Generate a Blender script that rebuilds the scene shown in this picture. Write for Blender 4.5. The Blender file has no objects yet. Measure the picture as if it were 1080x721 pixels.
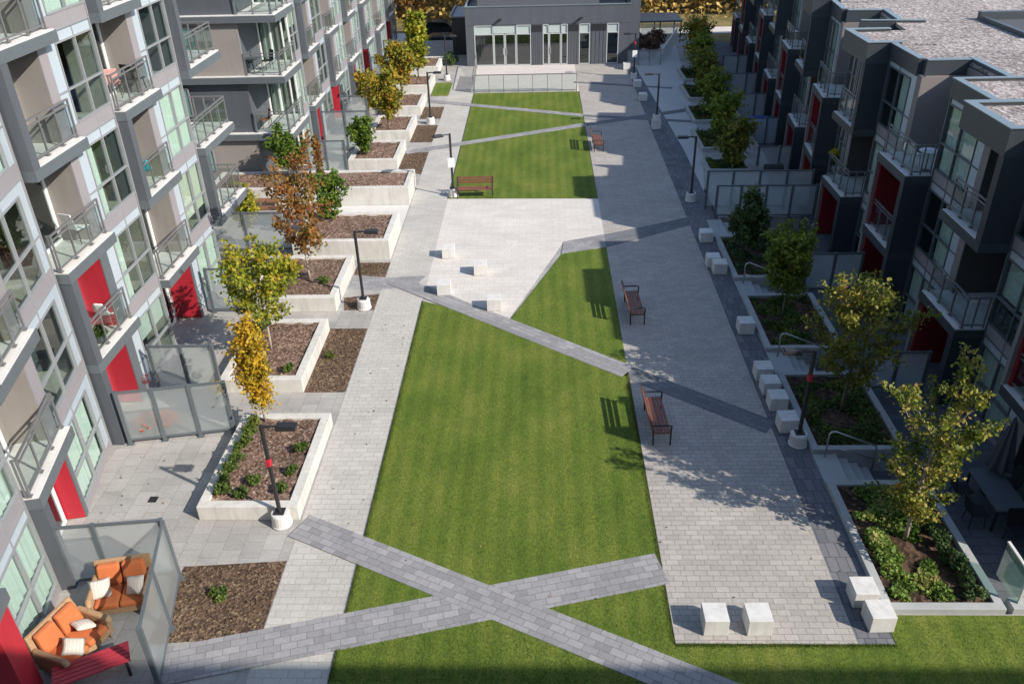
import bpy, bmesh, math, random
from mathutils import Vector, Matrix, noise
R = math.radians
S = bpy.context.scene
COL = S.collection
# ------------------------------------------------------------------ camera
cam = bpy.data.cameras.new('camera'); camo = bpy.data.objects.new('camera', cam); COL.objects.link(camo)
def cam_axes(p, y, r):
    f = Vector((-math.sin(y)*math.cos(p), math.cos(y)*math.cos(p), -math.sin(p)))
    rt = Vector((math.cos(y), math.sin(y), 0)); up = rt.cross(f)
    rt2 = rt*math.cos(r) + up*math.sin(r); return rt2, rt2.cross(f), f
rt, up, fw = cam_axes(R(30.781), R(2.250), R(-1.639))
camo.matrix_world = Matrix(((rt.x, up.x, -fw.x, 0), (rt.y, up.y, -fw.y, 0), (rt.z, up.z, -fw.z, 15.0), (0, 0, 0, 1)))
cam.sensor_width = 36; cam.lens = 881.69/1080*36; cam.clip_end = 2000; cam.clip_start = .05
S.camera = camo
# ------------------------------------------------------------------ sky and sun
SUN = Vector((1.30, -.73, 1.0)).normalized()
W = bpy.data.worlds.new('World'); S.world = W; W.use_nodes = True
nt = W.node_tree; bg = nt.nodes['Background']; sk = nt.nodes.new('ShaderNodeTexSky')
sk.sky_type = 'NISHITA'; sk.sun_disc = False; sk.sun_elevation = math.asin(SUN.z); sk.sun_rotation = math.atan2(SUN.x, SUN.y)
sk.air_density = 1.0; sk.dust_density = .6; sk.ozone_density = 1.0
nt.links.new(sk.outputs[0], bg.inputs[0]); bg.inputs[1].default_value = .15
sl = bpy.data.lights.new('sun', 'SUN'); sl.energy = 4.2; sl.angle = R(.5); sl.color = (1, .93, .83)
so = bpy.data.objects.new('sun', sl); COL.objects.link(so); so.rotation_euler = SUN.to_track_quat('Z', 'Y').to_euler()
S.view_settings.view_transform = 'Standard'; S.view_settings.look = 'None'
S.view_settings.exposure = .62; S.view_settings.gamma = 1
# ------------------------------------------------------------------ materials
MATS = {}
def newmat(name):
    m = bpy.data.materials.new(name); m.use_nodes = True; return m, m.node_tree, m.node_tree.nodes['Principled BSDF']
def ramp(n, stops):
    r = n.nodes.new('ShaderNodeValToRGB'); e = r.color_ramp.elements
    while len(e) < len(stops): e.new(.5)
    for i, (p, c) in enumerate(stops): e[i].position = p; e[i].color = (*c, 1)
    return r
def coords(n, scale=(1,1,1), rot=0):
    t = n.nodes.new('ShaderNodeNewGeometry'); mp = n.nodes.new('ShaderNodeMapping')
    mp.inputs['Scale'].default_value = scale; mp.inputs['Rotation'].default_value = (0, 0, rot)
    n.links.new(t.outputs['Position'], mp.inputs['Vector']); return mp.outputs[0]
def mul(n, a, b, fac=1., mode='MULTIPLY'):
    x = n.nodes.new('ShaderNodeMix'); x.data_type = 'RGBA'; x.blend_type = mode; x.inputs[0].default_value = fac
    for s, v in ((6, a), (7, b)):
        if hasattr(v, 'is_output'): n.links.new(v, x.inputs[s])
        else: x.inputs[s].default_value = (*v, 1)
    return x.outputs[2]
def noisy(name, col, rough=.7, var=.18, scale=2., metal=0., bump=0., bscale=30., spec=.5, streak=False, stain=0.):
    if name in MATS: return MATS[name]
    m, n, b = newmat(name)
    v = coords(n, (scale, scale, scale*(.15 if streak else 1)))
    t = n.nodes.new('ShaderNodeTexNoise'); t.inputs['Detail'].default_value = 6; t.inputs['Scale'].default_value = 1; t.inputs['Roughness'].default_value = .65
    n.links.new(v, t.inputs['Vector'])
    r = ramp(n, [(.25, tuple(c*(1-var) for c in col)), (.75, tuple(min(1, c*(1+var)) for c in col))])
    n.links.new(t.outputs['Fac'], r.inputs[0]); oc = r.outputs[0]
    if stain:
        ts = n.nodes.new('ShaderNodeTexNoise'); ts.inputs['Scale'].default_value = 1; ts.inputs['Detail'].default_value = 5; ts.inputs['Roughness'].default_value = .7
        n.links.new(coords(n, (5, 5, .7)), ts.inputs['Vector']); r3 = ramp(n, [(.32, (1-stain, 1-stain, 1-stain*1.1)), (.56, (1, 1, 1))]); n.links.new(ts.outputs['Fac'], r3.inputs[0]); oc = mul(n, oc, r3.outputs[0])
    n.links.new(oc, b.inputs['Base Color'])
    b.inputs['Roughness'].default_value = rough; b.inputs['Metallic'].default_value = metal; b.inputs['Specular IOR Level'].default_value = spec
    if bump:
        t2 = n.nodes.new('ShaderNodeTexNoise'); t2.inputs['Scale'].default_value = bscale; t2.inputs['Detail'].default_value = 4
        n.links.new(coords(n), t2.inputs['Vector'])
        bp = n.nodes.new('ShaderNodeBump'); bp.inputs['Strength'].default_value = bump; bp.inputs['Distance'].default_value = .03
        n.links.new(t2.outputs['Fac'], bp.inputs['Height']); n.links.new(bp.outputs[0], b.inputs['Normal'])
    MATS[name] = m; return m
def paver(name, c1, c2, mortar, w, h, ang=0, offset=.5, ms=.012, stain=.22, mixv=0.):
    if name in MATS: return MATS[name]
    m, n, b = newmat(name)
    v = coords(n, (1, 1, 1), ang)
    br = n.nodes.new('ShaderNodeTexBrick'); br.inputs['Scale'].default_value = 1
    br.inputs['Color1'].default_value = (*c1, 1); br.inputs['Color2'].default_value = (*c2, 1); br.inputs['Mortar'].default_value = (*mortar, 1)
    br.inputs['Brick Width'].default_value = w; br.inputs['Row Height'].default_value = h; br.inputs['Mortar Size'].default_value = ms
    br.inputs['Mortar Smooth'].default_value = .3; br.offset = offset; br.inputs['Bias'].default_value = mixv
    n.links.new(v, br.inputs['Vector'])
    t = n.nodes.new('ShaderNodeTexNoise'); t.inputs['Scale'].default_value = .55; t.inputs['Detail'].default_value = 7; t.inputs['Roughness'].default_value = .62
    n.links.new(coords(n, (1, 1.6, 1)), t.inputs['Vector'])
    r = ramp(n, [(.25, (1-stain,)*3), (.72, (1.0, 1.0, 1.0))]); n.links.new(t.outputs['Fac'], r.inputs[0])
    t2 = n.nodes.new('ShaderNodeTexNoise'); t2.inputs['Scale'].default_value = 14; t2.inputs['Detail'].default_value = 3
    n.links.new(coords(n), t2.inputs['Vector'])
    r2 = ramp(n, [(.3, (.86,)*3), (.7, (1,)*3)]); n.links.new(t2.outputs['Fac'], r2.inputs[0])
    o = mul(n, mul(n, br.outputs['Color'], r.outputs[0]), r2.outputs[0]); n.links.new(o, b.inputs['Base Color'])
    b.inputs['Roughness'].default_value = .85; b.inputs['Specular IOR Level'].default_value = .25
    bp = n.nodes.new('ShaderNodeBump'); bp.inputs['Strength'].default_value = .5; bp.inputs['Distance'].default_value = .01; bp.invert = True
    n.links.new(br.outputs['Fac'], bp.inputs['Height']); n.links.new(bp.outputs[0], b.inputs['Normal'])
    MATS[name] = m; return m
def leafmat(name, stops, trans=.35):
    if name in MATS: return MATS[name]
    m, n, b = newmat(name)
    g = n.nodes.new('ShaderNodeNewGeometry'); t = n.nodes.new('ShaderNodeTexNoise'); t.inputs['Scale'].default_value = 1.6; t.inputs['Detail'].default_value = 2
    n.links.new(g.outputs['Position'], t.inputs['Vector'])
    mx = n.nodes.new('ShaderNodeMath'); mx.operation = 'MULTIPLY_ADD'; mx.inputs[1].default_value = .45
    n.links.new(g.outputs['Random Per Island'], mx.inputs[0])
    m2 = n.nodes.new('ShaderNodeMath'); m2.operation = 'MULTIPLY_ADD'; m2.inputs[1].default_value = 1.5; m2.inputs[2].default_value = -.5
    n.links.new(t.outputs['Fac'], m2.inputs[0]); n.links.new(m2.outputs[0], mx.inputs[2])
    r = ramp(n, stops); n.links.new(mx.outputs[0], r.inputs[0])
    n.links.new(r.outputs[0], b.inputs['Base Color']); b.inputs['Roughness'].default_value = .55; b.inputs['Specular IOR Level'].default_value = .3
    tr = n.nodes.new('ShaderNodeBsdfTranslucent'); n.links.new(r.outputs[0], tr.inputs[0])
    ms = n.nodes.new('ShaderNodeMixShader'); ms.inputs[0].default_value = trans
    n.links.new(b.outputs[0], ms.inputs[1]); n.links.new(tr.outputs[0], ms.inputs[2]); n.links.new(ms.outputs[0], n.nodes['Material Output'].inputs[0])
    MATS[name] = m; return m
def glassmat(name, tint, refl=.12, rough=.02, fr=1.45, diffuse=0., dcol=(.8,.8,.8)):
    if name in MATS: return MATS[name]
    m, n, b = newmat(name); n.nodes.remove(b)
    tp = n.nodes.new('ShaderNodeBsdfTransparent'); tp.inputs[0].default_value = (*tint, 1)
    gl = n.nodes.new('ShaderNodeBsdfGlossy'); gl.inputs['Roughness'].default_value = rough; gl.inputs[0].default_value = (.9, .95, .95, 1)
    f = n.nodes.new('ShaderNodeFresnel'); f.inputs[0].default_value = fr
    ad = n.nodes.new('ShaderNodeMath'); ad.operation = 'MULTIPLY_ADD'; ad.inputs[1].default_value = 1.; ad.inputs[2].default_value = refl; ad.use_clamp = True
    ge = n.nodes.new('ShaderNodeNewGeometry'); bf = n.nodes.new('ShaderNodeMath'); bf.operation = 'SUBTRACT'; bf.inputs[0].default_value = 1; n.links.new(ge.outputs['Backfacing'], bf.inputs[1])
    fm = n.nodes.new('ShaderNodeMath'); fm.operation = 'MULTIPLY'; n.links.new(ad.outputs[0], fm.inputs[0]); n.links.new(bf.outputs[0], fm.inputs[1])
    n.links.new(f.outputs[0], ad.inputs[0])
    base = tp
    if diffuse:
        df = n.nodes.new('ShaderNodeBsdfDiffuse'); df.inputs[0].default_value = (*dcol, 1)
        tl = n.nodes.new('ShaderNodeBsdfTranslucent'); tl.inputs[0].default_value = (*dcol, 1)
        m0 = n.nodes.new('ShaderNodeMixShader'); m0.inputs[0].default_value = .5; n.links.new(df.outputs[0], m0.inputs[1]); n.links.new(tl.outputs[0], m0.inputs[2])
        m1 = n.nodes.new('ShaderNodeMixShader'); m1.inputs[0].default_value = diffuse
        n.links.new(tp.outputs[0], m1.inputs[1]); n.links.new(m0.outputs[0], m1.inputs[2]); base = m1
    ms = n.nodes.new('ShaderNodeMixShader'); n.links.new(fm.outputs[0], ms.inputs[0])
    n.links.new(base.outputs[0], ms.inputs[1]); n.links.new(gl.outputs[0], ms.inputs[2]); n.links.new(ms.outputs[0], n.nodes['Material Output'].inputs[0])
    MATS[name] = m; return m
def lawnmat():
    m, n, b = newmat('lawn grass')
    t = n.nodes.new('ShaderNodeTexNoise'); t.inputs['Scale'].default_value = .55; t.inputs['Detail'].default_value = 8; t.inputs['Roughness'].default_value = .6
    n.links.new(coords(n, (1.2, .7, 1)), t.inputs['Vector'])
    r = ramp(n, [(.22, (.070, .118, .018)), (.45, (.106, .152, .025)), (.64, (.150, .180, .036)), (.80, (.23, .215, .070))])
    n.links.new(t.outputs['Fac'], r.inputs[0])
    # mower stripes along the courtyard
    wv = n.nodes.new('ShaderNodeTexWave'); wv.inputs['Scale'].default_value = .62; wv.inputs['Distortion'].default_value = 2.2; wv.inputs['Detail'].default_value = 2; wv.inputs['Detail Scale'].default_value = .6
    wv.bands_direction = 'X'; n.links.new(coords(n, (1, .2, 1)), wv.inputs['Vector'])
    rw = ramp(n, [(.2, (.87, .91, .87)), (.8, (1.06, 1.03, 1.0))]); n.links.new(wv.outputs['Fac'], rw.inputs[0])
    t2 = n.nodes.new('ShaderNodeTexNoise'); t2.inputs['Scale'].default_value = 26; t2.inputs['Detail'].default_value = 5; t2.inputs['Roughness'].default_value = .75
    n.links.new(coords(n, (1, .6, 1)), t2.inputs['Vector'])
    r2 = ramp(n, [(.3, (.38, .42, .36)), (.7, (1.45, 1.4, 1.35))]); n.links.new(t2.outputs['Fac'], r2.inputs[0])
    o = mul(n, mul(n, r.outputs[0], rw.outputs[0]), r2.outputs[0]); n.links.new(o, b.inputs['Base Color'])
    b.inputs['Roughness'].default_value = .8; b.inputs['Specular IOR Level'].default_value = .15
    bp = n.nodes.new('ShaderNodeBump'); bp.inputs['Strength'].default_value = .6; bp.inputs['Distance'].default_value = .04
    n.links.new(t2.outputs['Fac'], bp.inputs['Height']); n.links.new(bp.outputs[0], b.inputs['Normal'])
    return m
def mottled(name, stops, scale=9., bump=.6, big=.5, dist=.03, sy=1.):
    m, n, b = newmat(name)
    t = n.nodes.new('ShaderNodeTexVoronoi'); t.inputs['Scale'].default_value = scale; n.links.new(coords(n, (1, sy, 1)), t.inputs['Vector'])
    r = ramp(n, stops); sp = n.nodes.new('ShaderNodeSeparateColor'); n.links.new(t.outputs['Color'], sp.inputs[0]); n.links.new(sp.outputs[0], r.inputs[0])
    t2 = n.nodes.new('ShaderNodeTexNoise'); t2.inputs['Scale'].default_value = big; t2.inputs['Detail'].default_value = 6; n.links.new(coords(n), t2.inputs['Vector'])
    r2 = ramp(n, [(.3, (.72,)*3), (.7, (1.1,)*3)]); n.links.new(t2.outputs['Fac'], r2.inputs[0])
    n.links.new(mul(n, r.outputs[0], r2.outputs[0]), b.inputs['Base Color']); b.inputs['Roughness'].default_value = .9; b.inputs['Specular IOR Level'].default_value = .15
    bp = n.nodes.new('ShaderNodeBump'); bp.inputs['Strength'].default_value = bump; bp.inputs['Distance'].default_value = dist
    n.links.new(t.outputs['Distance'], bp.inputs['Height']); n.links.new(bp.outputs[0], b.inputs['Normal'])
    return m
M_lawn = lawnmat()
M_soil = mottled('garden soil', [(0, (.085, .050, .036)), (.45, (.17, .108, .080)), (.8, (.25, .17, .13)), (1, (.36, .27, .21))], 15)
M_bark = mottled('leafy bark mulch', [(0, (.05, .034, .024)), (.5, (.115, .074, .05)), (.85, (.18, .12, .08)), (1, (.27, .20, .12))], 18)
M_gravel = mottled('roof gravel', [(0, (.14, .12, .115)), (.4, (.29, .245, .23)), (.8, (.37, .325, .30)), (1, (.52, .48, .45))], 15, .3, .3, .015, .5)
M_meadow = noisy('rough autumn meadow', (.16, .13, .045), .95, .6, .6, bump=.5, bscale=3)
M_conc = noisy('light concrete', (.57, .55, .51), .85, .12, 1.4, bump=.15, bscale=25, stain=.2)
M_concw = noisy('pale cast concrete', (.62, .605, .58), .8, .09, 2.2, bump=.1, stain=.16)
M_plaza_w = paver('white upper plaza', (.68, .635, .585), (.63, .59, .545), (.50, .47, .435), .6, .3, 0, .5, .008, .18)
M_pave = paver('grey plaza pavers', (.475, .44, .40), (.40, .37, .34), (.27, .25, .23), .31, .17, 0, .37, .009, .2)
M_pathw = paver('pale path pavers', (.54, .515, .475), (.48, .46, .425), (.37, .35, .32), .36, .2, 0, .37, .008, .2)
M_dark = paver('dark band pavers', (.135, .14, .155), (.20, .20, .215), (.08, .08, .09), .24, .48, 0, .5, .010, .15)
M_tile = paver('large patio slabs', (.46, .44, .415), (.385, .37, .35), (.31, .295, .275), .55, .5, math.pi/2, .5, .008, .34)
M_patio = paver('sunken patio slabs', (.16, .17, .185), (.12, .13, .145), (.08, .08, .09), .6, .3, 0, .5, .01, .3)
def dark_band_mat(ang, i): return paver('dark grey band pavers %d' % i, (.20, .205, .22), (.155, .16, .172), (.11, .11, .12), .36, .19, -ang, .42, .008, .15)
def band_mat(ang, i): return paver('grey band pavers %d' % i, (.37, .36, .365), (.26, .255, .26), (.19, .185, .19), .36, .19, -ang, .42, .008, .2)
M_dk = noisy('charcoal cladding', (.085, .093, .107), .55, .12, 1.2, streak=True, stain=.1)
M_dkm = noisy('dark metal fascia', (.105, .12, .132), .4, .08, 2)
M_taupe = noisy('taupe render', (.255, .232, .215), .85, .08, .8, stain=.08)
M_red = noisy('red wall panel', (.43, .020, .036), .55, .08, 1.5, stain=.12)
M_lilac = noisy('grey metal band panel', (.27, .25, .262), .45, .05, 1)
M_blue = noisy('pale blue glass panel', (.40, .455, .495), .18, .04, 1)
M_mull = noisy('aluminium mullion', (.25, .255, .265), .4, .05, 3)
M_mulld = noisy('dark mullion', (.10, .105, .115), .4, .05, 3)
M_deck = noisy('balcony concrete deck', (.62, .60, .57), .8, .12, 1.5)
M_rail = noisy('grey railing metal', (.20, .20, .205), .35, .08, 4, metal=.3)
M_white = noisy('white painted frame', (.78, .78, .78), .5, .04, 3)
M_room = noisy('room wall', (.30, .28, .26), .9, .1, 1)
M_roomd = noisy('dark room', (.055, .055, .06), .9, .3, 2)
M_curt = noisy('white curtain', (.56, .565, .55), .9, .06, 2)
M_glass = glassmat('green tinted glass', (.885, .955, .925), .07, .015)
M_dglass = glassmat('dark tinted glass', (.55, .62, .62), .10, .02)
M_rglass = glassmat('clear railing glass', (.86, .90, .89), .02, .03)
M_frost = glassmat('frosted glass', (.90, .93, .93), .02, .3, 1.45, .30, (.72, .75, .75))
M_black = noisy('black powder coat', (.022, .022, .024), .45, .1, 5)
M_wood = noisy('red stained timber', (.175, .066, .040), .6, .25, 6)
M_woodg = noisy('brown timber planks', (.20, .09, .05), .7, .25, 4)
M_trunk = noisy('tree bark', (.17, .13, .10), .9, .25, 8, bump=.4)
M_trunkp = noisy('pale young bark', (.36, .30, .25), .9, .15, 8)
M_orange = noisy('orange cushion fabric', (.50, .14, .045), .9, .10, 4, bump=.2)
M_wicker = noisy('tan wicker', (.36, .22, .12), .7, .25, 14, bump=.4)
M_steel = noisy('brushed steel', (.5, .5, .5), .3, .05, 6, metal=.8)
M_rock = noisy('asphalt', (.06, .062, .065), .9, .2, 2)
M_road = noisy('pale road', (.55, .52, .48), .9, .1, .5)
# ------------------------------------------------------------------ mesh helpers
def BM(): return bmesh.new()
def hexa(bm, pts):
    v = [bm.verts.new(p) for p in pts]
    for f in ((0,3,2,1), (4,5,6,7), (0,1,5,4), (1,2,6,5), (2,3,7,6), (3,0,4,7)): bm.faces.new([v[i] for i in f])
def box(bm, x0, x1, y0, y1, z0, z1, P=None):
    pts = [(x0,y0,z0), (x1,y0,z0), (x1,y1,z0), (x0,y1,z0), (x0,y0,z1), (x1,y0,z1), (x1,y1,z1), (x0,y1,z1)]
    hexa(bm, [P(*p) for p in pts] if P else pts)
def prism(bm, poly, z0, z1):
    a = [bm.verts.new((x, y, z0)) for x, y in poly]; b = [bm.verts.new((x, y, z1)) for x, y in poly]; n = len(poly)
    bm.faces.new(a[::-1]); bm.faces.new(b)
    for i in range(n): bm.faces.new((a[i], a[(i+1) % n], b[(i+1) % n], b[i]))
def tube(bm, pts, rad, n=8, cap=True):
    pts = [Vector(p) for p in pts]; rad = rad if isinstance(rad, (list, tuple)) else [rad]*len(pts); rings = []; ref = None
    for i, p in enumerate(pts):
        d = (pts[min(i+1, len(pts)-1)] - pts[max(i-1, 0)]).normalized()
        if ref is None: ref = d.orthogonal().normalized()
        a = (ref - d*ref.dot(d)); a = a.normalized() if a.length > 1e-4 else d.orthogonal().normalized(); ref = a; b = d.cross(a)
        rings.append([bm.verts.new(p + (a*math.cos(t*2*math.pi/n) + b*math.sin(t*2*math.pi/n))*rad[i]) for t in range(n)])
    for r0, r1 in zip(rings, rings[1:]):
        for t in range(n): bm.faces.new((r0[t], r0[(t+1) % n], r1[(t+1) % n], r1[t]))
    if cap and n > 2: bm.faces.new(rings[0][::-1]); bm.faces.new(rings[-1])
def lathe(bm, prof, c=(0,0,0), n=20):
    rings = [[bm.verts.new((c[0]+r*math.cos(2*math.pi*t/n), c[1]+r*math.sin(2*math.pi*t/n), c[2]+z)) for t in range(n)] for r, z in prof]
    for r0, r1 in zip(rings, rings[1:]):
        for t in range(n): bm.faces.new((r0[t], r0[(t+1) % n], r1[(t+1) % n], r1[t]))
    bm.faces.new(rings[0][::-1]); bm.faces.new(rings[-1])
def rootloc(o):
    while o.parent: o = o.parent
    return Vector(o.get('_b', (0, 0, 0)))
def obj(name, bm, mat, parent=None, smooth=False, bevel=0, normals=True):
    if normals: bmesh.ops.recalc_face_normals(bm, faces=bm.faces)
    me = bpy.data.meshes.new(name); bm.to_mesh(me); bm.free()
    o = bpy.data.objects.new(name, me); COL.objects.link(o)
    for m in (mat if isinstance(mat, (list, tuple)) else [mat]): me.materials.append(m)
    if parent is not None:
        me.transform(Matrix.Translation(-rootloc(parent))); o.parent = parent
    if smooth: me.shade_smooth()
    if bevel:
        b = o.modifiers.new('bevel', 'BEVEL'); b.width = bevel; b.segments = 2; b.limit_method = 'ANGLE'
    return o
def tag(o, label=None, cat=None, group=None, kind=None):
    if label: o['label'] = label
    if cat: o['category'] = cat
    if group: o['group'] = group
    if kind: o['kind'] = kind
    return o
def thing(name, label, cat, base=(0,0,0), group=None, world=False):
    """Empty at the base. world=True: children meshes will be written in world coordinates."""
    o = bpy.data.objects.new(name, None); COL.objects.link(o); o.empty_display_size = .2
    o.location = base
    if world: o['_b'] = tuple(base)
    return tag(o, label, cat, group)
def copy_tree(o, parent=None):
    c = o.copy(); COL.objects.link(c); c.parent = parent
    for ch in list(o.children): copy_tree(ch, c)
    return c
def put(o, loc, rz=0, label=None, sc=None, group=None):
    o.location = loc; o.rotation_euler = (0, 0, rz)
    if sc: o.scale = (sc,)*3 if not isinstance(sc, tuple) else sc
    if label: o['label'] = label
    if group: o['group'] = group
    return o
def struct(name, bm, mat):
    o = obj(name, bm, mat); o['kind'] = 'structure'; return o
# ------------------------------------------------------------------ ground, lawns, paths
bm = BM(); box(bm, -400, 400, -150, 600, -1.6, -1.2); struct('ground', bm, M_meadow)
bm = BM(); prism(bm, [(-32,-.3), (34,-.3), (34,13.15), (8.3,13.15), (8.3,36.2), (12.0,36.2), (13.6,73), (13.6,78), (-32,78)], -1.15, 0); struct('paved_ground', bm, M_tile)
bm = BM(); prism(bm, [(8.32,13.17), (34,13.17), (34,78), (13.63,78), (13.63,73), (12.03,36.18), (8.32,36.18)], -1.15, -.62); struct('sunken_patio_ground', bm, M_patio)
bm = BM(); box(bm, -200, 200, 84.5, 87.6, -1.19, -1.1); struct('road', bm, M_road)
def sheet(name, polys, mat, z, thick=.0):
    bm = BM()
    for p in polys: prism(bm, p, z-.003, z)
    return struct(name, bm, mat)
XL0, XL1, XR0, XR1, XD0, XD1 = -6.25, -4.5, 2.87, 6.8, 6.8, 8.15
sheet('pale_footpath', [[(XL0,-.2), (XL1,-.2), (XL1,59.3), (XL0+.25,66.9), (XL0,66.9)]], M_pathw, .006)
sheet('plaza', [[(XR0,12.3), (XR1,12.3), (XR1,67), (XR0,67)]], M_pave, .006)
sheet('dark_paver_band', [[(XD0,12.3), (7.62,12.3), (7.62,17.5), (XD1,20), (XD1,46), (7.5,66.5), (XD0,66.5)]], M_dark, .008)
sheet('side_walkway', [[(XD1,30), (7.6,30), (7.6,36), (9.2,46), (11.7,74), (8.6,74), (6.9,66.6), (XD1,46)]], noisy('smooth walkway concrete', (.42, .42, .41), .85, .08, .6), .004)
sheet('north_forecourt', [[(XL1,59.3), (XR0,59.3), (XR0,67.6), (XL1-.3,67.6)]], paver('pinkish forecourt paving', (.64, .58, .55), (.59, .54, .52), (.52, .48, .46), .6, .3, 0, .5, .006, .1), .007)
sheet('dark_ramp_patch', [[(-5.9,60), (-4.75,59.5), (-4.75,64), (-5.9,64.4)]], noisy('dark grey concrete', (.19, .185, .18), .85, .2, 1.5), .010)  # patch of darker grey than the path around it
sheet('upper_plaza', [[(-4.5,29.62), (-1.15,26.75), (1.05,33.6), (2.87,34.35), (2.87,38.75), (-4.5,39.0)]], M_plaza_w, .0072)
sheet('light_patio_strip', [[(-10.3,35.25), (-6.3,35.25), (-6.3,38.28), (-10.3,38.28)]], noisy('light patio concrete', (.58, .56, .53), .85, .08, 1.2), .005)
# lawns: the sheet is one piece, later bands lie on it
lawn = [[(XL1,11.2), (XL1,28.25), (-1.12,26.6), (XR0,23.3), (XR0,12.3), (7.6,12.3), (7.6,13.1), (40,13.1), (40,-.2), (XL1,-.2)],
        [(-1.12,26.7), (.95,32.4), (XR0,33.0), (XR0,22.8)],
        [(XL1,39.02), (XR0,38.77), (XR0,59.2), (XL1,59.2)]]
bm = BM()
for p in lawn: prism(bm, p, -.05, .022)
struct('lawn', bm, M_lawn)
def strip(name, a, b, w, i, z=.03, ext=None):
    a = Vector((*a, 0)); b = Vector((*b, 0)); d = (b-a).normalized(); nn = Vector((-d.y, d.x, 0))*w/2
    ang = math.atan2(d.y, d.x)
    poly = [tuple((a-nn).xy), tuple((b-nn).xy), tuple((b+nn).xy), tuple((a+nn).xy)]
    bm = BM(); prism(bm, poly, z-.02, z); return struct(name, bm, (dark_band_mat if i in (4, 9, 10, 11) else band_mat)(ang, i))
strip('crossing_path', (-8.3,11.62), (XR0,14.5), 1.0, 1, .030)
strip('crossing_path', (-6.25,15.97), (6.4,9.65), .86, 2, .034)
strip('crossing_path', (-5.9,30.1), (2.87,23.15), .78, 3, .030)
strip('crossing_path', (2.87,23.15), (6.8,20.1), .74, 4, .012)
bm = BM(); prism(bm, [(-7.6,29.3), (-6.3,29.25), (-4.95,29.45), (-4.6,30.5), (-6.2,30.3), (-7.6,30.6)], .0, .009); struct('crossing_path', bm, band_mat(0, 5))
bm = BM(); prism(bm, [(1.05,33.62), (.93,32.38), (2.87,33.0), (2.87,34.37)], .0, .031); struct('crossing_path', bm, band_mat(.3, 6))
bm = BM(); prism(bm, [(2.872,33.0), (6.8,35.3), (6.8,36.2), (2.872,34.37)], .0, .012); struct('crossing_path', bm, dark_band_mat(.5, 12))
strip('crossing_path', (-7.6,46.3), (XR0,51.2), .62, 7, .030)
strip('crossing_path', (XR0,51.2), (11.6,54.95), .62, 11, .012)
strip('crossing_path', (-7.6,57.4), (XR0,53.2), .62, 8, .030)
strip('crossing_path', (XR0,53.2), (9.8,51.4), .5, 9, .013)
strip('crossing_path', (2.6,61.9), (9.4,59.65), .4, 10, .0145)
# steel edging line between lawn and paving
bm = BM()
for x0, y0, y1 in ((XL1,11.2,28.3), (XR0,12.3,23.3), (XR0,38.8,59.2), (XL1,39,59.2)): box(bm, x0-.012, x0+.012, y0, y1, -.02, .028)
struct('lawn_edging', bm, M_black)
rg = random.Random(12); bm = BM()
def onpath(x, y):
    for (ax, ay), (bx, by), w in (((-8.3,11.62),(XR0,14.5),1.0), ((-6.25,15.97),(6.4,9.65),.86), ((-5.9,30.1),(2.87,23.15),.78)):
        L_ = math.hypot(bx-ax, by-ay); d = abs((bx-ax)*(y-ay)-(by-ay)*(x-ax))/L_; q = ((x-ax)*(bx-ax)+(y-ay)*(by-ay))/L_
        if d < w/2-.015 and -.02 < q < L_+.02: return True
    return y > 28.25-(x+4.5)*.49
def blade(x, y, hh, w):
    if onpath(x, y): return
    a = rg.random()*6.283; dx, dy = math.cos(a)*w, math.sin(a)*w; lx, ly = rg.gauss(0, .5)*hh, rg.gauss(0, .5)*hh
    bm.faces.new([bm.verts.new(p) for p in ((x-dx, y-dy, .015), (x+dx, y+dy, .015), (x+lx, y+ly, .022+hh))])
for _ in range(26000):
    k = rg.random()
    if k < .42: x, y = XL1+abs(rg.gauss(0, .05)), rg.uniform(11.3, 28)
    elif k < .62: x, y = XR0-abs(rg.gauss(0, .05)), rg.uniform(12.3, 23)
    elif k < .75: x, y = rg.uniform(XR0, 7.6), 12.3-abs(rg.gauss(0, .05))
    else: x, y = rg.uniform(-4.4, 12), rg.uniform(11.2, 12.9); 
    if k >= .75 and XR0 < x < 7.7 and y > 12.3: continue
    blade(x, y, rg.uniform(.02, .055), .006)
for _ in range(30000): blade(rg.uniform(-4.45, 2.8), 11.3+(rg.random()**1.6)*16, rg.uniform(.02, .045), .006)
o = obj('grass_blades', bm, leafmat('grass blades', [(0, (.06,.11,.015)), (.5, (.12,.175,.025)), (1, (.24,.24,.07))], .3), normals=False); tag(o, 'short uneven grass blades growing over the big lawn and its edges', 'grass', kind='stuff')
# soil strips beside the path
strips = [((-8.75,12.25), (-6.27,12.45), (-6.27,14.75), (-8.75,14.55)), ((-7.63,22.1), (-6.27,22.1), (-6.27,26.2), (-7.63,26.2)), ((-7.4,27.6), (-6.27,27.6), (-6.27,28.9), (-7.6,28.6)),
          ((-7.6,30.6), (-6.27,30.4), (-6.27,31.75), (-7.6,31.75)), ((-7.6,43.6), (-6.27,42.6), (-6.27,46.4), (-7.6,46.1)), ((-7.6,48.2), (-6.27,48.2), (-6.27,51.6), (-7.6,51.7)), ((-7.6,53.1), (-6.27,53.1), (-6.27,55.8), (-7.6,55.9))]
bm = BM()
for p in strips: prism(bm, list(p), -.02, .012)
struct('soil_strips', bm, M_bark)
bm = BM(); prism(bm, [(-7.5,58.7), (-6.27,58.7), (-6.27,62.4), (-7.5,62.4)], -.02, .02); struct('small_lawn_patch', bm, M_lawn)
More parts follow.
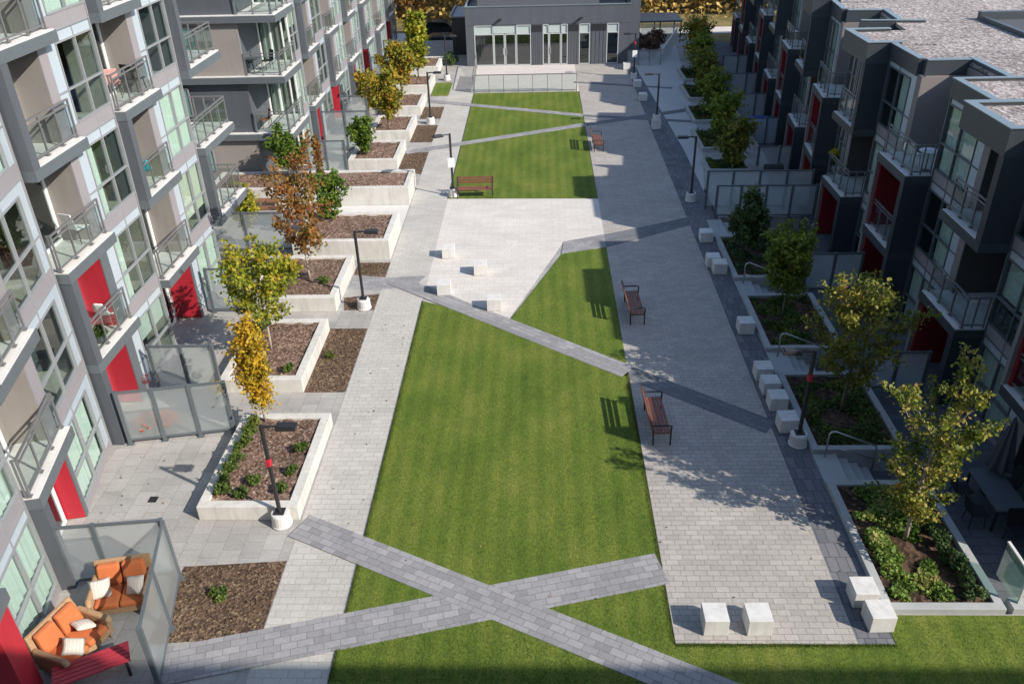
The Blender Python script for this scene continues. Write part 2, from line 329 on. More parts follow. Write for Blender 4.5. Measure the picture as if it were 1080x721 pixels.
# ------------------------------------------------------------------ planters
def planter(label, x0, x1, y0, y1, top, wall=.26, soil=-.07, base=0, group='concrete planters on the west side', mat=None, soilmat=None, w_in=None):
    t = thing('planter', label, 'planter', ((x0+x1)/2, (y0+y1)/2, base), group, True)
    bm = BM(); w = wall
    # one ring with an inner hole
    o = [(x0,y0), (x1,y0), (x1,y1), (x0,y1)]; i_ = [(x0+w,y0+w), (x1-w,y0+w), (x1-w,y1-w), (x0+w,y1-w)]
    zs = (base, top)
    vo = [[bm.verts.new((x, y, z)) for x, y in o] for z in zs]; vi = [[bm.verts.new((x, y, z)) for x, y in i_] for z in zs]
    for k in range(4):
        k2 = (k+1) % 4
        bm.faces.new((vo[0][k], vo[0][k2], vo[1][k2], vo[1][k])); bm.faces.new((vi[0][k2], vi[0][k], vi[1][k], vi[1][k2]))
        bm.faces.new((vo[1][k], vo[1][k2], vi[1][k2], vi[1][k])); bm.faces.new((vo[0][k2], vo[0][k], vi[0][k], vi[0][k2]))
    obj('wall', bm, mat or M_conc, t, bevel=.012)
    bm = BM(); nx, ny = 14, 18
    gx0, gx1, gy0, gy1 = x0+w, x1-w, y0+w, y1-w
    vv = [[bm.verts.new((gx0+(gx1-gx0)*a/nx, gy0+(gy1-gy0)*b/ny, top+soil+.05*noise.noise(Vector((gx0+a*.5, gy0+b*.5, 0)))*2)) for a in range(nx+1)] for b in range(ny+1)]
    for b in range(ny):
        for a in range(nx): bm.faces.new((vv[b][a], vv[b][a+1], vv[b+1][a+1], vv[b+1][a]))
    obj('soil', bm, soilmat or M_soil, t, smooth=True)
    return t
LP = [(-8.95,-6.3,16.2,20.35,.45,'nearest concrete planter holding the slim yellow tree, lamp at its corner'),
      (-10.3,-7.62,22.1,26.1,.5,'concrete planter with the round green-yellow tree, second from the front'),
      (-11.2,-7.66,27.5,31.3,.6,'concrete planter at the foot of the orange-red tree'),
      (-10.4,-6.3,32.0,35.2,.9,'tall concrete planter right behind the orange-red tree, bare soil inside'),
      (-16.2,-6.3,38.3,40.9,.9,'longest concrete planter, running west to the dark wing'),
      (-10.3,-7.62,43.5,47.0,.55,'concrete planter with the small green sapling before the frosted screen'),
      (-10.0,-7.6,48.5,52.0,.6,'concrete planter under the big orange-yellow tree'),
      (-9.9,-7.6,53.9,57.4,.6,'concrete planter just behind the big orange-yellow tree'),
      (-10.0,-7.55,59.3,62.6,.6,'concrete planter below the amber-green tree, beside the grass patch'),
      (-10.0,-7.55,65.0,68.6,.6,'farthest west concrete planter, by the far lamp')]
for x0, x1, y0, y1, h, l in LP: planter(l, x0, x1, y0, y1, h)
M_rsoil = mottled('dark planting soil', [(0, (.03, .02, .013)), (.6, (.075, .046, .03)), (1, (.14, .09, .06))], 10)
RP = [(7.63,10.3,13.15,17.55,'near east planter, rimmed in grey concrete, at the lawn corner'),
      (7.63,10.3,18.85,22.9,'east planter behind the lamp and the cluster of four cubes'),
      (7.63,10.3,24.35,28.35,'east planter with the bushy lime tree, third from the lawn'),
      (7.63,10.3,29.7,33.85,'east planter with the dark green conical tree')]
for x0, x1, y0, y1, l in RP: planter(l, x0, x1, y0, y1, .16, .2, -.1, -.7, 'planters on the east side', noisy('grey worn concrete', (.36, .37, .36), .85, .12, 2), M_rsoil)
fy = [(8.75,42.1,44.0), (9.05,45.7,49.3), (9.45,51.0,54.6), (9.95,56.2,60.0), (10.45,61.3,64.9)]
fl = ['east planter just past the double frosted screens', 'east planter beside the third far lamp', 'east planter where two dark bands end', 'second last east planter along the side walkway', 'last east planter near the gate']
for (x, a, b), l in zip(fy, fl): planter(l, x, x+2.3, a, b, .2, .2, -.1, -.3, 'planters on the east side', MATS['grey worn concrete'], M_rsoil)
# steps down between the east planters and steel handrails
def stairs(y0, y1, label):
    t = thing('garden_steps', label, 'steps', (8.4, (y0+y1)/2, 0), 'steps down to the sunken patios', True)
    bm = BM(); box(bm, 7.64, 8.3, y0, y1, -.6, .02); box(bm, 8.3, 8.62, y0, y1, -.6, -.13)
    box(bm, 8.62, 8.94, y0, y1, -.6, -.29); box(bm, 8.94, 9.26, y0, y1, -.6, -.45)
    obj('tread', bm, MATS['grey worn concrete'], t, bevel=.01); return t
# carve: paved ground keeps to x<8.3 there, so steps are cut as a lower inset
# ------------------------------------------------------------------ buildings
TH = .28
def grid_frame(bm, P, us, zs, d0, d1, w=.046):
    for u in us: box(bm, u-w/2, u+w/2, d0, d1, zs[0], zs[-1], P)
    for z in zs: box(bm, us[0], us[-1], d0+.004, d1+.004, z-w/2, z+w/2, P)
rnd = random.Random(5)
def curtain(bm, P, u0, u1, d, z0, z1, amp=.035):
    n = max(6, int((u1-u0)/.06)); prev = None; ph = rnd.random()*6
    for i in range(n+1):
        u = u0+(u1-u0)*i/n; dd = d+amp*math.sin(i*1.5+ph)
        a = bm.verts.new(P(u, dd, z0)); b = bm.verts.new(P(u, dd, z1))
        if prev: bm.faces.new((prev[0], a, b, prev[1]))
        prev = (a, b)
def window_bay(B, P, u0, u1, z0, z1, gd, blue=.52, blue_first=True, first=False, mull=None, lights=2, par=None):
    """glazed bay of one storey: band panel, spandrel, blue panel, grid, panes, curtain. z0,z1 are slab levels"""
    mull = mull or M_mull
    if blue_first: bu = (u0, u0+blue); wu = (u0+blue, u1)
    else: bu = (u1-blue, u1); wu = (u0, u1-blue)
    zb, zw, zt = z0+.28, z0+1.18, z1-.42
    bm = BM(); box(bm, u0, u1, gd-.10, gd-.02, z0-.12, zb, P); obj('band_panel', bm, M_lilac, B)
    bm = BM(); box(bm, wu[0]+.02, u1, gd-.10, gd-.035, zt, z1-.12, P); obj('spandrel_panel', bm, M_blue, B)
    if blue > .05:
        bm = BM(); box(bm, bu[0], bu[1], gd-.12, gd-.03, zb, z1-.12, P); obj('blue_panel', bm, M_blue, B)
    bm = BM(); us = [wu[0]+(wu[1]-wu[0])*i/lights for i in range(lights+1)]
    grid_frame(bm, P, us, [zb+.02, zw, zt], gd-.09, gd+.0)
    box(bm, u1-.06, u1, gd-.12, gd+.012, z0-.12, z1-.125, P)
    box(bm, u0, u1, gd-.1, gd+.008, z0-.135, z0-.10, P)
    for u in us[1:-1]: box(bm, u-.02, u+.02, gd-.1, gd-.012, z0-.1, zb-.01, P); box(bm, u-.02, u+.02, gd-.1, gd-.018, zt+.03, z1-.15, P)
    if blue > .05: box(bm, bu[0], bu[1], gd-.1, gd-.002, zw-.022, zw+.022, P)
    w = obj('window', bm, mull, B)
    bm = BM()
    for i in range(lights):
        for a, b in ((zb, zw), (zw, zt)): box(bm, us[i]+.02, us[i+1]-.02, gd-.075, gd-.06, a+.02, b-.02, P)
    obj('pane', bm, M_glass, w)
    # interior: floor, ceiling, back and the curtains
    bm = BM(); box(bm, u0+.01, u1-.02, gd-1.3, gd-.13, z0-.10, z0+.02, P); box(bm, u0+.01, u1-.02, gd-1.38, gd-1.3, z0+.02, z1-.12, P); obj('room_floor', bm, M_room, B)
    r = rnd.random()*(.8 if mull is M_mulld else 1)
    if r < .50:
        bm = BM(); curtain(bm, P, wu[0]+.02, wu[1]-.05, gd-.15, z0+.05, z1-.2); obj('curtain', bm, M_curt, w)
    elif r < .68:
        bm = BM(); zb2 = zb+(zt-zb)*rnd.choice((.2, .45, .6)); box(bm, wu[0]+.03, wu[1]-.06, gd-.16, gd-.15, zb2, zt, P); obj('roller_blind', bm, rnd.choice((M_curt, noisy('grey roller blind', (.42, .43, .43), .9, .04, 2), noisy('cream roller blind', (.58, .54, .46), .9, .04, 2))), w)
    elif r < .90:
        bm = BM(); sp = wu[0]+(wu[1]-wu[0])*rnd.choice((.3, .5)); curtain(bm, P, wu[0]+.02, sp, gd-.2, z0+.05, z1-.2); obj('curtain', bm, M_curt, w)
def railing(A, P, u0, u1, d, z, side_u=None, side_d=None, h=1.05, us=None):
    """handrail with posts and glass along u at depth d; optional return at side_u back to side_d"""
    bm = BM(); n = max(1, round((u1-u0)/.85))
    box(bm, u0, u1, d-.03, d+.03, z+h-.04, z+h, P); box(bm, u0, u1, d-.022, d+.022, z+h-.17, z+h-.135, P); box(bm, u0, u1, d-.02, d+.02, z+.10, z+.135, P)
    for i in range(n+1):
        u = u0+(u1-u0)*i/n; u = min(max(u, u0+.022), u1-.022); box(bm, u-.02, u+.02, d-.024, d+.024, z+.02, z+h-.042, P); box(bm, u-.06, u+.06, d-.05, d+.05, z+.02, z+.04, P)
    for su in (side_u or []):
        box(bm, su-.03, su+.03, side_d, d-.032, z+h-.043, z+h-.003, P); box(bm, su-.018, su+.018, side_d, d-.03, z+.10, z+.135, P)
        m = max(1, round((d-side_d)/.4))
        for i in range(m): dd = side_d+.03+(d-side_d)*i/m; box(bm, su-.02, su+.02, dd-.02, dd+.02, z+.02, z+h-.045, P)
    r = obj('railing', bm, M_rail, A)
    bm = BM()
    for i in range(n): a = u0+(u1-u0)*i/n+.03; b = u0+(u1-u0)*(i+1)/n-.03; box(bm, a, b, d-.006, d+.006, z+.14, z+h-.18, P)
    for su in (side_u or []): box(bm, su-.006, su+.006, side_d, d-.06, z+.14, z+h-.18, P)
    obj('glass_panel', bm, M_rglass, A)
def balcony_cell(B, P, u0, w, z0, z1, gd, framed, wallmat, back=-1.75, slab=True, roofed=True, rail=True, fin=None, near_side=True, north_open=False, dk=None, dkm=None, tp=None, du=.35, fw=.42, fe=-.002, wo=None):
    wo = gd-.03 if wo is None else wo; fo = gd if wo < gd else 0.
    dk = dk or M_dk; dkm = dkm or M_dkm; tp = tp or M_taupe
    """one storey of a balcony column. z0 floor, z1 slab above"""
    if slab:
        bm = BM(); box(bm, u0-.02, u0+w+(.02), back, .04, z0-TH, z0-.002, P); A = obj('balcony', bm, dkm, B)
        bm = BM(); box(bm, u0+.02, u0+w-.02, back, .0, z0-.002, z0+.03, P); obj('deck', bm, M_deck, A)
        if rail:
            sides = ([] if framed else [u0+.05]) + ([u0+w-.05] if north_open else [])
            railing(A, P, u0+(.32 if framed else .04), u0+w-.06, -.17, z0+.03, sides, (back+.03 if (north_open) else gd+.02))
    if framed:
        bm = BM(); box(bm, u0, u0+.3, back, .02, z0, z1-TH-.003, P); obj('frame_pier', bm, dk, B)
    elif near_side:
        bm = BM(); box(bm, u0-.04, u0+.06, back, gd-.14, z0, z1-TH-.003, P); obj('side_wall', bm, tp, B)
    if not north_open:
        bm = BM(); box(bm, u0+w-fw-.12, u0+w-fw, back, wo, z0+.031, z1-TH-.003, P); obj('side_wall', bm, wallmat, B)
        bm = BM(); box(bm, u0+w-fw-(.118 if wo < gd else -.002), u0+w+fe, gd-.14, fo, z0+.032, z1-TH-.003, P); obj('fin', bm, fin or (M_dkm if wallmat is M_red else M_lilac), B)
    # back wall with a sliding door
    bm = BM(); box(bm, u0, u0+w-fw, back-.06, back-.001, z0, z1-.01, P); obj('back_wall', bm, tp, B)
    bm = BM(); d = back+.03
    for u in (u0+du, u0+du+.95): box(bm, u-.05, u+.05, back, d+.03, z0+.03, z0+2.25, P)
    box(bm, u0+du-.05, u0+du+1.0, back, d+.034, z0+2.2, z0+2.32, P); box(bm, u0+du-.05, u0+du+1.0, back, d+.034, z0+.03, z0+.12, P)
    D = obj('door', bm, M_white, B)
    bm = BM(); box(bm, u0+du+.05, u0+du+.91, back+.004, back+.02, z0+.12, z0+2.2, P); obj('door_glass', bm, M_dglass, D)
    bm = BM(); box(bm, u0+du+.05, u0+du+.91, back+.0005, back+.003, z0+.12, z0+2.2, P); obj('dark_interior', bm, M_roomd, D)

# ---- west building, near part (straight facade) and its angled southern part
WL = [0, 2.8, 5.6, 8.4, 11.2, 14.0]
B1 = thing('apartment_building', 'near west apartment block, framed balconies stepping up, red walls at patio level', 'building', (-15, 20, 0), None, True)
def Pst(u, d, z): return (-12.35+d, u, z)
ca, sa = math.cos(.2155), math.sin(.2155)
AO = (-12.35+.2139*8.98, 19.38-8.98*ca)      # south end of the angled part
def Pan(u, d, z): return (AO[0]-sa*u+ca*d, AO[1]+ca*u+sa*d, z)
bm = BM(); prism(bm, [(-26,10.6), (AO[0]-1.75,10.6), (-14.1,19.0), (-14.1,30.2), (-26,30.2)], 0, 14.6); obj('wall', bm, M_dk, B1)
nearmods = {  # u0: (u_next, [framed?], [side wall colour])
  19.40: (24.65, [1,1,0,1,0], [M_red,M_red,M_taupe,M_taupe,M_taupe]),
  24.65: (29.90, [0,0,1,0,1], [M_red,M_taupe,M_taupe,M_taupe,M_taupe])}
for u0, (u1, fr, cs) in nearmods.items():
    for k in range(5):
        balcony_cell(B1, Pst, u0, 2.75, WL[k], WL[k+1], -.3, fr[k], cs[k], slab=k > 0, fin=None, fw=(.17 if (k == 0 and u0 > 20) else .43), fe=-.112, back=-1.25, du=1.2)
        window_bay(B1, Pst, u0+2.64, u1, WL[k], WL[k+1], -.3)
for k in range(5):   # corner balcony, open to the north
    balcony_cell(B1, Pst, 29.9, 3.4, WL[k], WL[k+1], -.3, [0,1,0,1,0][k], M_taupe, back=-1.9, slab=k > 0, north_open=True)
# angled part: balcony 13.6-16.4, glazing to the corner
L = 8.98
for k in range(5):
    balcony_cell(B1, Pan, L-5.65, 2.75, WL[k], WL[k+1], -.3, back=(-.85 if k == 0 else -1.2), du=(1.5 if k == 0 else .9), fw=(.06 if k == 0 else .4), framed=[1,0,1,0,1][k], wallmat=[M_red,M_taupe,M_taupe,M_taupe,M_taupe][k], slab=k > 0)
    window_bay(B1, Pan, L-2.89, L, WL[k], WL[k+1], -.3, blue_first=False)
    window_bay(B1, Pan, L-8.3, L-5.66, WL[k], WL[k+1], -.3)
bm = BM(); box(bm, 0, L-8.3, -1.5, .0, 0, 2.5, Pan); obj('red_panel', bm, M_red, B1)
bm = BM(); box(bm, -.6, L-8.3, -1.5, .12, 2.5, 2.8, Pan); obj('canopy', bm, M_dkm, B1)
bm = BM(); prism(bm, [(-26.1,10.5), (-10.6,10.5), (-12.3,19.3), (-12.3,33.4), (-26.1,33.4)], 14.0, 14.9); obj('parapet', bm, M_dkm, B1)
# ---- west wing further back
B2 = thing('apartment_building', 'dark grey wing across the far west side, wrap-around corner balconies facing the camera', 'building', (-15, 60, 0), None, True)
bm = BM(); prism(bm, [(-27,41.3), (-14.25,41.3), (-14.25,44.6), (-14.1,44.6), (-14.1,83), (-27,83)], 0, 14.6); obj('wall', bm, M_dk, B2)
bm = BM()
for k, (a, b) in enumerate(zip(WL, WL[1:])):
    if k % 2 == 0: box(bm, -27, -14.21, 41.22, 41.3, a, b-.33)
obj('taupe_panel', bm, M_taupe, B2)
for z in WL[1:]:
    bm = BM(); box(bm, -27, -12.25, 41.0, 41.5 if False else 41.29, z-.33, z-.02); obj('slab_band', bm, M_dkm, B2)
    bm = BM(); box(bm, -14.23, -12.25, 41.3, 44.3, z-.325, z-.024); A = obj('balcony', bm, M_dkm, B2)
    bm = BM(); box(bm, -14.21, -12.3, 41.04, 44.26, z-.019, z+.02); obj('deck', bm, M_deck, A)
    bm = BM(); box(bm, -27, -14.22, 41.02, 41.29, z-.019, z+.015); obj('band_cap', bm, M_concw, B2)
    railing(A, lambda u, d, zz: (-12.45, u, zz) if False else (-12.45+d, u, zz), 41.15, 44.1, 0, z+.02)
    railing(A, lambda u, d, zz: (u, 41.2-d, zz), -14.15, -12.5, 0, z+.02)
for k in range(5):
    z0, z1 = WL[k], WL[k+1]
    Ps = lambda u, d, z: (u, 44.3-d, z)
    bm = BM(); grid_frame(bm, Ps, [-14.21, -13.6, -13.0, -12.68], [z0+.05, z1-.5], .0, .06, .07); w = obj('window', bm, M_white, B2)
    bm = BM(); box(bm, -14.21, -12.7, .01, .03, z0+.05, z1-.5, Ps); obj('pane', bm, M_glass, w)
    bm = BM(); box(bm, -14.21, -12.7, -.3, -.25, z0, z1-.1, Ps); obj('room_wall', bm, M_room, B2)
    bm = BM(); curtain(bm, Ps, -14.15, -13.5, -.1, z0+.05, z1-.5); obj('curtain', bm, M_curt, w)
    bm = BM(); box(bm, -14.24, -12.68, -.05, .0, z1-.49, z1-.33, Ps); obj('lintel', bm, M_lilac, B2)
    window_bay(B2, Pst, 44.32, 46.0, z0, z1, -.3, blue=.0)
    # teal window in the south wall, with frame
    Pw = lambda u, d, z: (u, 41.22-d, z)
    off = (.0, -.6, .3, -.3, 0)[k]
    bm = BM(); grid_frame(bm, Pw, [-18.1+off, -17.35+off, -16.6+off], [z0+.9, z0+2.25], .0, .05, .06); w = obj('window', bm, M_mull, B2)
    bm = BM(); box(bm, -18.07+off, -16.63+off, .004, .02, z0+.92, z0+2.23, Pw); obj('pane', bm, M_glass, w)
    bm = BM(); box(bm, -18.07+off, -16.63+off, .0005, .003, z0+.92, z0+2.23, Pw); obj('blind', bm, noisy('teal blind', (.30, .42, .42), .8, .1, 2), w)
wm = [46.1, 51.5, 56.95, 62.3, 67.75, 73.2, 78.6]
for i, u0 in enumerate(wm[:-1]):
    for k in range(4):
        fr = (i+k) % 2 == 0
        balcony_cell(B2, Pst, u0, 2.75, WL[k], WL[k+1], -.3, fr, M_red if k == 0 else M_taupe, slab=k > 0, fw=.43, fe=-.112, back=-1.25, du=1.2)
        window_bay(B2, Pst, u0+2.64, wm[i+1], WL[k], WL[k+1], -.3)
bm = BM(); box(bm, -27.1, -12.3, 41.0, 83.1, 14.05, 14.9); obj('parapet', bm, M_dkm, B2)
M_dkw = M_dk; M_dkmw = M_dkm
M_edk = noisy('cladding darkened for shade', (.034, .039, .047), .5, .08, 1.2, streak=True); M_edm = noisy('fascia darkened for shade', (.050, .057, .065), .4, .08, 2); M_ered = noisy('red panel darkened for shade', (.22, .010, .016), .6, .06, 1.5)  # darker copies of the west materials, the block's shade put into their colour
M_etp = noisy('taupe darkened for shade', (.21, .185, .175), .85, .05, .8)  # taupe lowered in tone to paint in the shade of this side
# ---- east building: straight part then a part bent away
EL = [-.65, 2.1, 4.93, 7.72]; GD = -.85; BK = -2.4
B3 = thing('apartment_building', 'three storey east apartment block in shade with gravel roof', 'building', (16, 30, -.6), None, True)
def Pe(u, d, z): return (12.5-d, u, z)
be = .105
def Pf(u, d, z): return (12.5+math.sin(be)*u-math.cos(be)*d, 36.0+math.cos(be)*u+math.sin(be)*d, z)
q0, q1 = Pf(0, BK-.1, 0), Pf(42.5, BK-.1, 0)
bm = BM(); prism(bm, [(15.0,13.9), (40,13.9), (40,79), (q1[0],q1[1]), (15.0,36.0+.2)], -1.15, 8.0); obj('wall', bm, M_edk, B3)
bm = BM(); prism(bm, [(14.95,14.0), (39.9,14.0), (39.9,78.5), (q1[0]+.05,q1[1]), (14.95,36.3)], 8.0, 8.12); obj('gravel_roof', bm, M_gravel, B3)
def east(P, mods):
    for (u0, u1, w, kind) in mods:      # kind 'G': ground+top framed, 'M': middle framed
        fr = [1, 0, 1] if kind == 'G' else [1, 1, 0]
        for k in range(3):
            z0, z1 = EL[k], EL[k+1]
            top = k == 2
            cm = M_ered if ((k == 0 and not (P is Pe and u0 < 20)) or (k == 1 and kind == 'M')) else noisy('taupe in painted deep shade', (.085, .075, .074), .85, .05, 1)  # non-red recess walls: taupe with deep shade painted into its colour
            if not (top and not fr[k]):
                balcony_cell(B3, P, u0, w, z0, z1+(.0 if not top else .25), GD, fr[k], cm, back=BK, fw=(.0 if cm is M_ered else .12), fe=.158, wo=(-.12 if cm is M_ered else None), dk=M_edk, dkm=M_edm, tp=MATS['taupe darkened for shade'], slab=k > 0, fin=M_etp)
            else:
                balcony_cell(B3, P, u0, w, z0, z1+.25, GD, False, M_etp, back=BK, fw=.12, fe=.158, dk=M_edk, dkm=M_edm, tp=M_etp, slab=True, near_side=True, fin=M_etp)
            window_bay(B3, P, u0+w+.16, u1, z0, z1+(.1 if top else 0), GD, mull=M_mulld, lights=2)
        # roof over the frames and the bays, with metal parapets and returns
        bm = BM(); box(bm, u0+w+.17, u1-.17, BK-.1, GD-.13, 7.60, 8.125, P)
        if kind == 'G': box(bm, u0+.1, u0+w+.16, BK-.1, -.02, 7.72, 8.122, P)
        obj('gravel_roof', bm, M_gravel, B3)
        bm = BM(); wl = .16
        box(bm, u0+w+.16, u1, GD-.12, GD+.06, 7.62, 8.2, P)
        if kind == 'G':
            box(bm, u0-.02, u0+w+.16, -.16, .06, 7.46, 8.22, P)
            box(bm, u0-.02, u0+.2, -1.2, -.161, 7.46, 8.218, P); box(bm, u0+w-.04, u0+w+.158, -1.7, -.161, 7.62, 8.218, P)
            box(bm, u0+.2, u0+w-.05, BK, -.165, 7.44, 7.6, P)
        else:
            box(bm, u0, u0+w+.16, BK-.14, BK-.065, 7.965, 8.2, P)
            box(bm, u0-.16, u0, BK-1.2, GD-.121, 7.62, 8.2, P); box(bm, u0+w-.1, u0+w+.155, BK-.06, GD-.121, 7.695, 8.19, P); box(bm, u0+w-.1, u0+w+.155, BK-.4, BK-.145, 8.0, 8.19, P)
        obj('parapet', bm, M_edm, B3)
        bm = BM(); box(bm, u0+w+.16, u1, GD-.15, GD+.09, 8.205, 8.235, P)
        if kind == 'G':
            box(bm, u0-.05, u0+w+.19, -.19, .09, 8.222, 8.25, P); box(bm, u0-.05, u0+.23, -1.22, -.19, 8.222, 8.25, P); box(bm, u0+w-.07, u0+w+.19, -1.72, -.19, 8.222, 8.25, P)
        else:
            box(bm, u0, u0+w+.16, BK-.32, BK-.1, 8.205, 8.235, P); box(bm, u0-.18, u0-.001, BK-1.22, GD-.15, 8.205, 8.235, P); box(bm, u0+w-.12, u0+w+.17, BK-.42, GD-.15, 8.192, 8.222, P)
        obj('parapet_cap', bm, noisy('pale metal flashing', (.21, .25, .27), .35, .05, 2, metal=.4), B3)
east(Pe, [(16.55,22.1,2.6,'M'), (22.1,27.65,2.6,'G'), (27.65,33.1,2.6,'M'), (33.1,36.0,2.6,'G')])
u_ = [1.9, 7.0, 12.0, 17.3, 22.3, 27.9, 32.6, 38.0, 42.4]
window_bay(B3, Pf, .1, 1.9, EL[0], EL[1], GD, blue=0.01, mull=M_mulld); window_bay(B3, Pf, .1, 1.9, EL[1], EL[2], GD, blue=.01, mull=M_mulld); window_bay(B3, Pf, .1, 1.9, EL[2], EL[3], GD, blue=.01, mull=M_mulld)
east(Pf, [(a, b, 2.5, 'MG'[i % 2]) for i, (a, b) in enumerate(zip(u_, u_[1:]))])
bm = BM(); box(bm, 12.5, 14.9, 13.9, 14.2, -.65, 8.2); box(bm, 13.35, 14.95, 14.2, 16.5, -.65, 8.2); obj('end_wall', bm, M_edk, B3)
# low divider kerbs on the gravel roof
bm = BM(); box(bm, 18.6, 30, 37.6, 37.9, 8.1, 8.45); box(bm, 19.4, 30, 33.6, 33.8, 8.1, 8.3); box(bm, 18.6, 18.8, 33.8, 37.6, 8.1, 8.3); obj('roof_kerb', bm, M_edm, B3)
bm = BM(); box(bm, 18.8, 30, 33.8, 37.6, 8.123, 8.14); obj('roof_shadow_sheet', bm, noisy('painted roof shadow', (.07, .075, .085), .8, .1, 1), B3)  # dark sheet that paints a shadow area onto the gravel
# ---- building behind the camera: its roof line shades the front of the court
B4 = thing('apartment_building', 'tall south apartment block whose shadow crosses the front lawn', 'building', (0, -7, 0), None, True)
bm = BM(); box(bm, -30, 34, -16, -.45, -1.15, 16.7); obj('wall', bm, M_dk, B4)
bm = BM(); box(bm, -9.5, -2.5, -7, -.45, 16.7, 17.4); box(bm, 4, 12, -7, -.45, 16.7, 17.0); obj('roof_block', bm, M_dk, B4)
bm = BM()
for i in range(8):
    for k in range(5):
        x = -26+i*7
        if abs(x+1) < 2: continue
        box(bm, x, x+2.2, -.46, -.42, .6+k*3, 2.6+k*3)
obj('window', bm, M_dglass, B4)
# ---- clubhouse at the far end
M_cl = noisy('grey aluminium frame', (.42, .44, .44), .4, .05, 3)
B5 = thing('clubhouse', 'single storey charcoal clubhouse with glazed doors at the north end', 'building', (.8, 72, 0), None, True)
def px(x): return -4.95+(x-503)*.0747
YC = 67.55
bm = BM()
segs = [(495,503.5), (562.5,574.5), (600.5,612), (623.5,640.5), (653,664)]
for a, b in segs: box(bm, px(a), px(b), YC, YC+.4, 0, 3.05)
box(bm, px(495), px(664), YC-.02, YC+.4, 3.05, 4.35); box(bm, px(495), px(496.5), YC+.4, YC+7, 0, 4.35); box(bm, px(662), px(664), YC+.4, YC+7, 0, 4.35); box(bm, px(496.5), px(662), YC+2.5, YC+2.6, 0, 4.0)
obj('wall', bm, M_dk, B5)
bm = BM(); box(bm, px(496.5), px(662), YC+.4, YC+7, 4.0, 4.12); obj('roof', bm, M_gravel, B5)
bm = BM(); box(bm, px(494.6), px(664.4), YC-.06, YC+.25, 4.355, 4.4); box(bm, px(494.6), px(496.6), YC+.25, YC+7, 4.355, 4.4); box(bm, px(661.6), px(664.4), YC+.25, YC+7, 4.355, 4.4); obj('roof_edge', bm, MATS['pale metal flashing'], B5)
bm = BM(); box(bm, px(507), px(633), YC+1.2, YC+14, 4.12, 9.5); obj('upper_storey', bm, noisy('smooth charcoal panel', (.095, .102, .115), .6, .03, .6), B5)
bm = BM(); box(bm, px(664), px(674.5), YC+.3, YC+6, 0, 10); obj('tower', bm, M_dk, B5)
bm = BM(); box(bm, px(496.5), px(662), YC+.42, YC+2.5, .0, .02); obj('floor', bm, M_room, B5)
for a, b, nl in ((503.5,523.5,1), (547,562.5,1), (612,623.5,1), (640.5,653,1), (574.5,581,1), (593.5,600.5,1)):
    Pc = lambda u, d, z: (u, YC+.12-d, z)
    bm = BM(); grid_frame(bm, Pc, [px(a)+.04, px(b)-.04], [.05, 2.35, 3.0], .0, .12, .065); w = obj('window', bm, M_cl, B5)
    bm = BM(); box(bm, px(a)+.05, px(b)-.05, .03, .05, .08, 2.33, Pc); obj('pane', bm, M_dglass, w)
    bm = BM(); box(bm, px(a)+.05, px(b)-.05, .03, .05, 2.37, 3.0, Pc); obj('transom_pane', bm, noisy('pale green spandrel glass', (.42, .48, .46), .25, .05, 1), w)
for a, b, n in ((523.5,547,2), (581,593.5,1)):
    for i in range(n):
        x0 = px(a)+(px(b)-px(a))*i/n; x1 = px(a)+(px(b)-px(a))*(i+1)/n
        bm = BM(); grid_frame(bm, Pc, [x0+.05, x1-.05], [.05, 2.35], .0, .10, .075); d = obj('door', bm, M_cl, B5)
        bm = BM(); box(bm, x0+.09, x1-.09, .03, .05, .1, 2.3, Pc); obj('pane', bm, M_dglass, d)
        bm = BM(); xx = x1-.12 if (i == 0 and n == 2) else x0+.12; box(bm, xx-.03, xx+.03, .1, .16, .85, 1.35, Pc); obj('handle', bm, M_steel, d)
    bm = BM(); box(bm, px(a)+.01, px(b)-.01, .03, .05, 2.41, 3.0, Pc); obj('transom_pane', bm, MATS['pale green spandrel glass'], B5)
for x in (563, 564.8, 567, 569, 571, 573, 601, 604, 607, 610, 625, 629, 633, 637): bm = BM(); box(bm, px(x)-.01, px(x)+.01, YC-.012, YC, .02, 2.45); obj('siding_joint', bm, M_black, B5)
for a, b in ((563,574), (601,611.5), (624,640)): bm = BM(); box(bm, px(a), px(b), YC-.03, YC-.001, 2.5, 2.98); obj('vent_panel', bm, M_black, B5)
for x in (531, 614):
    bm = BM(); box(bm, px(x)-.12, px(x)+.12, YC-.35, YC-.02, 3.42, 3.5); obj('wall_light', bm, M_black, B5)
an = thing('service_shed', 'black clad service box with pale roof edge left of the clubhouse', 'shed', (-6.3, 73, 0), None, True)
bm = BM(); box(bm, -7.0, -5.6, 71.8, 76.5, -.2, 2.95); obj('wall', bm, M_black, an)
bm = BM()
for i in range(8): box(bm, -7.0+i*.2, -6.985+i*.2, 71.785, 71.8, 0, 2.9)
obj('cladding_rib', bm, M_dk, an)
bm = BM(); box(bm, -7.1, -5.5, 71.7, 76.6, 2.95, 3.05); box(bm, -7.1, -6.95, 71.7, 76.6, 3.05, 3.2); obj('roof', bm, M_lilac, an)
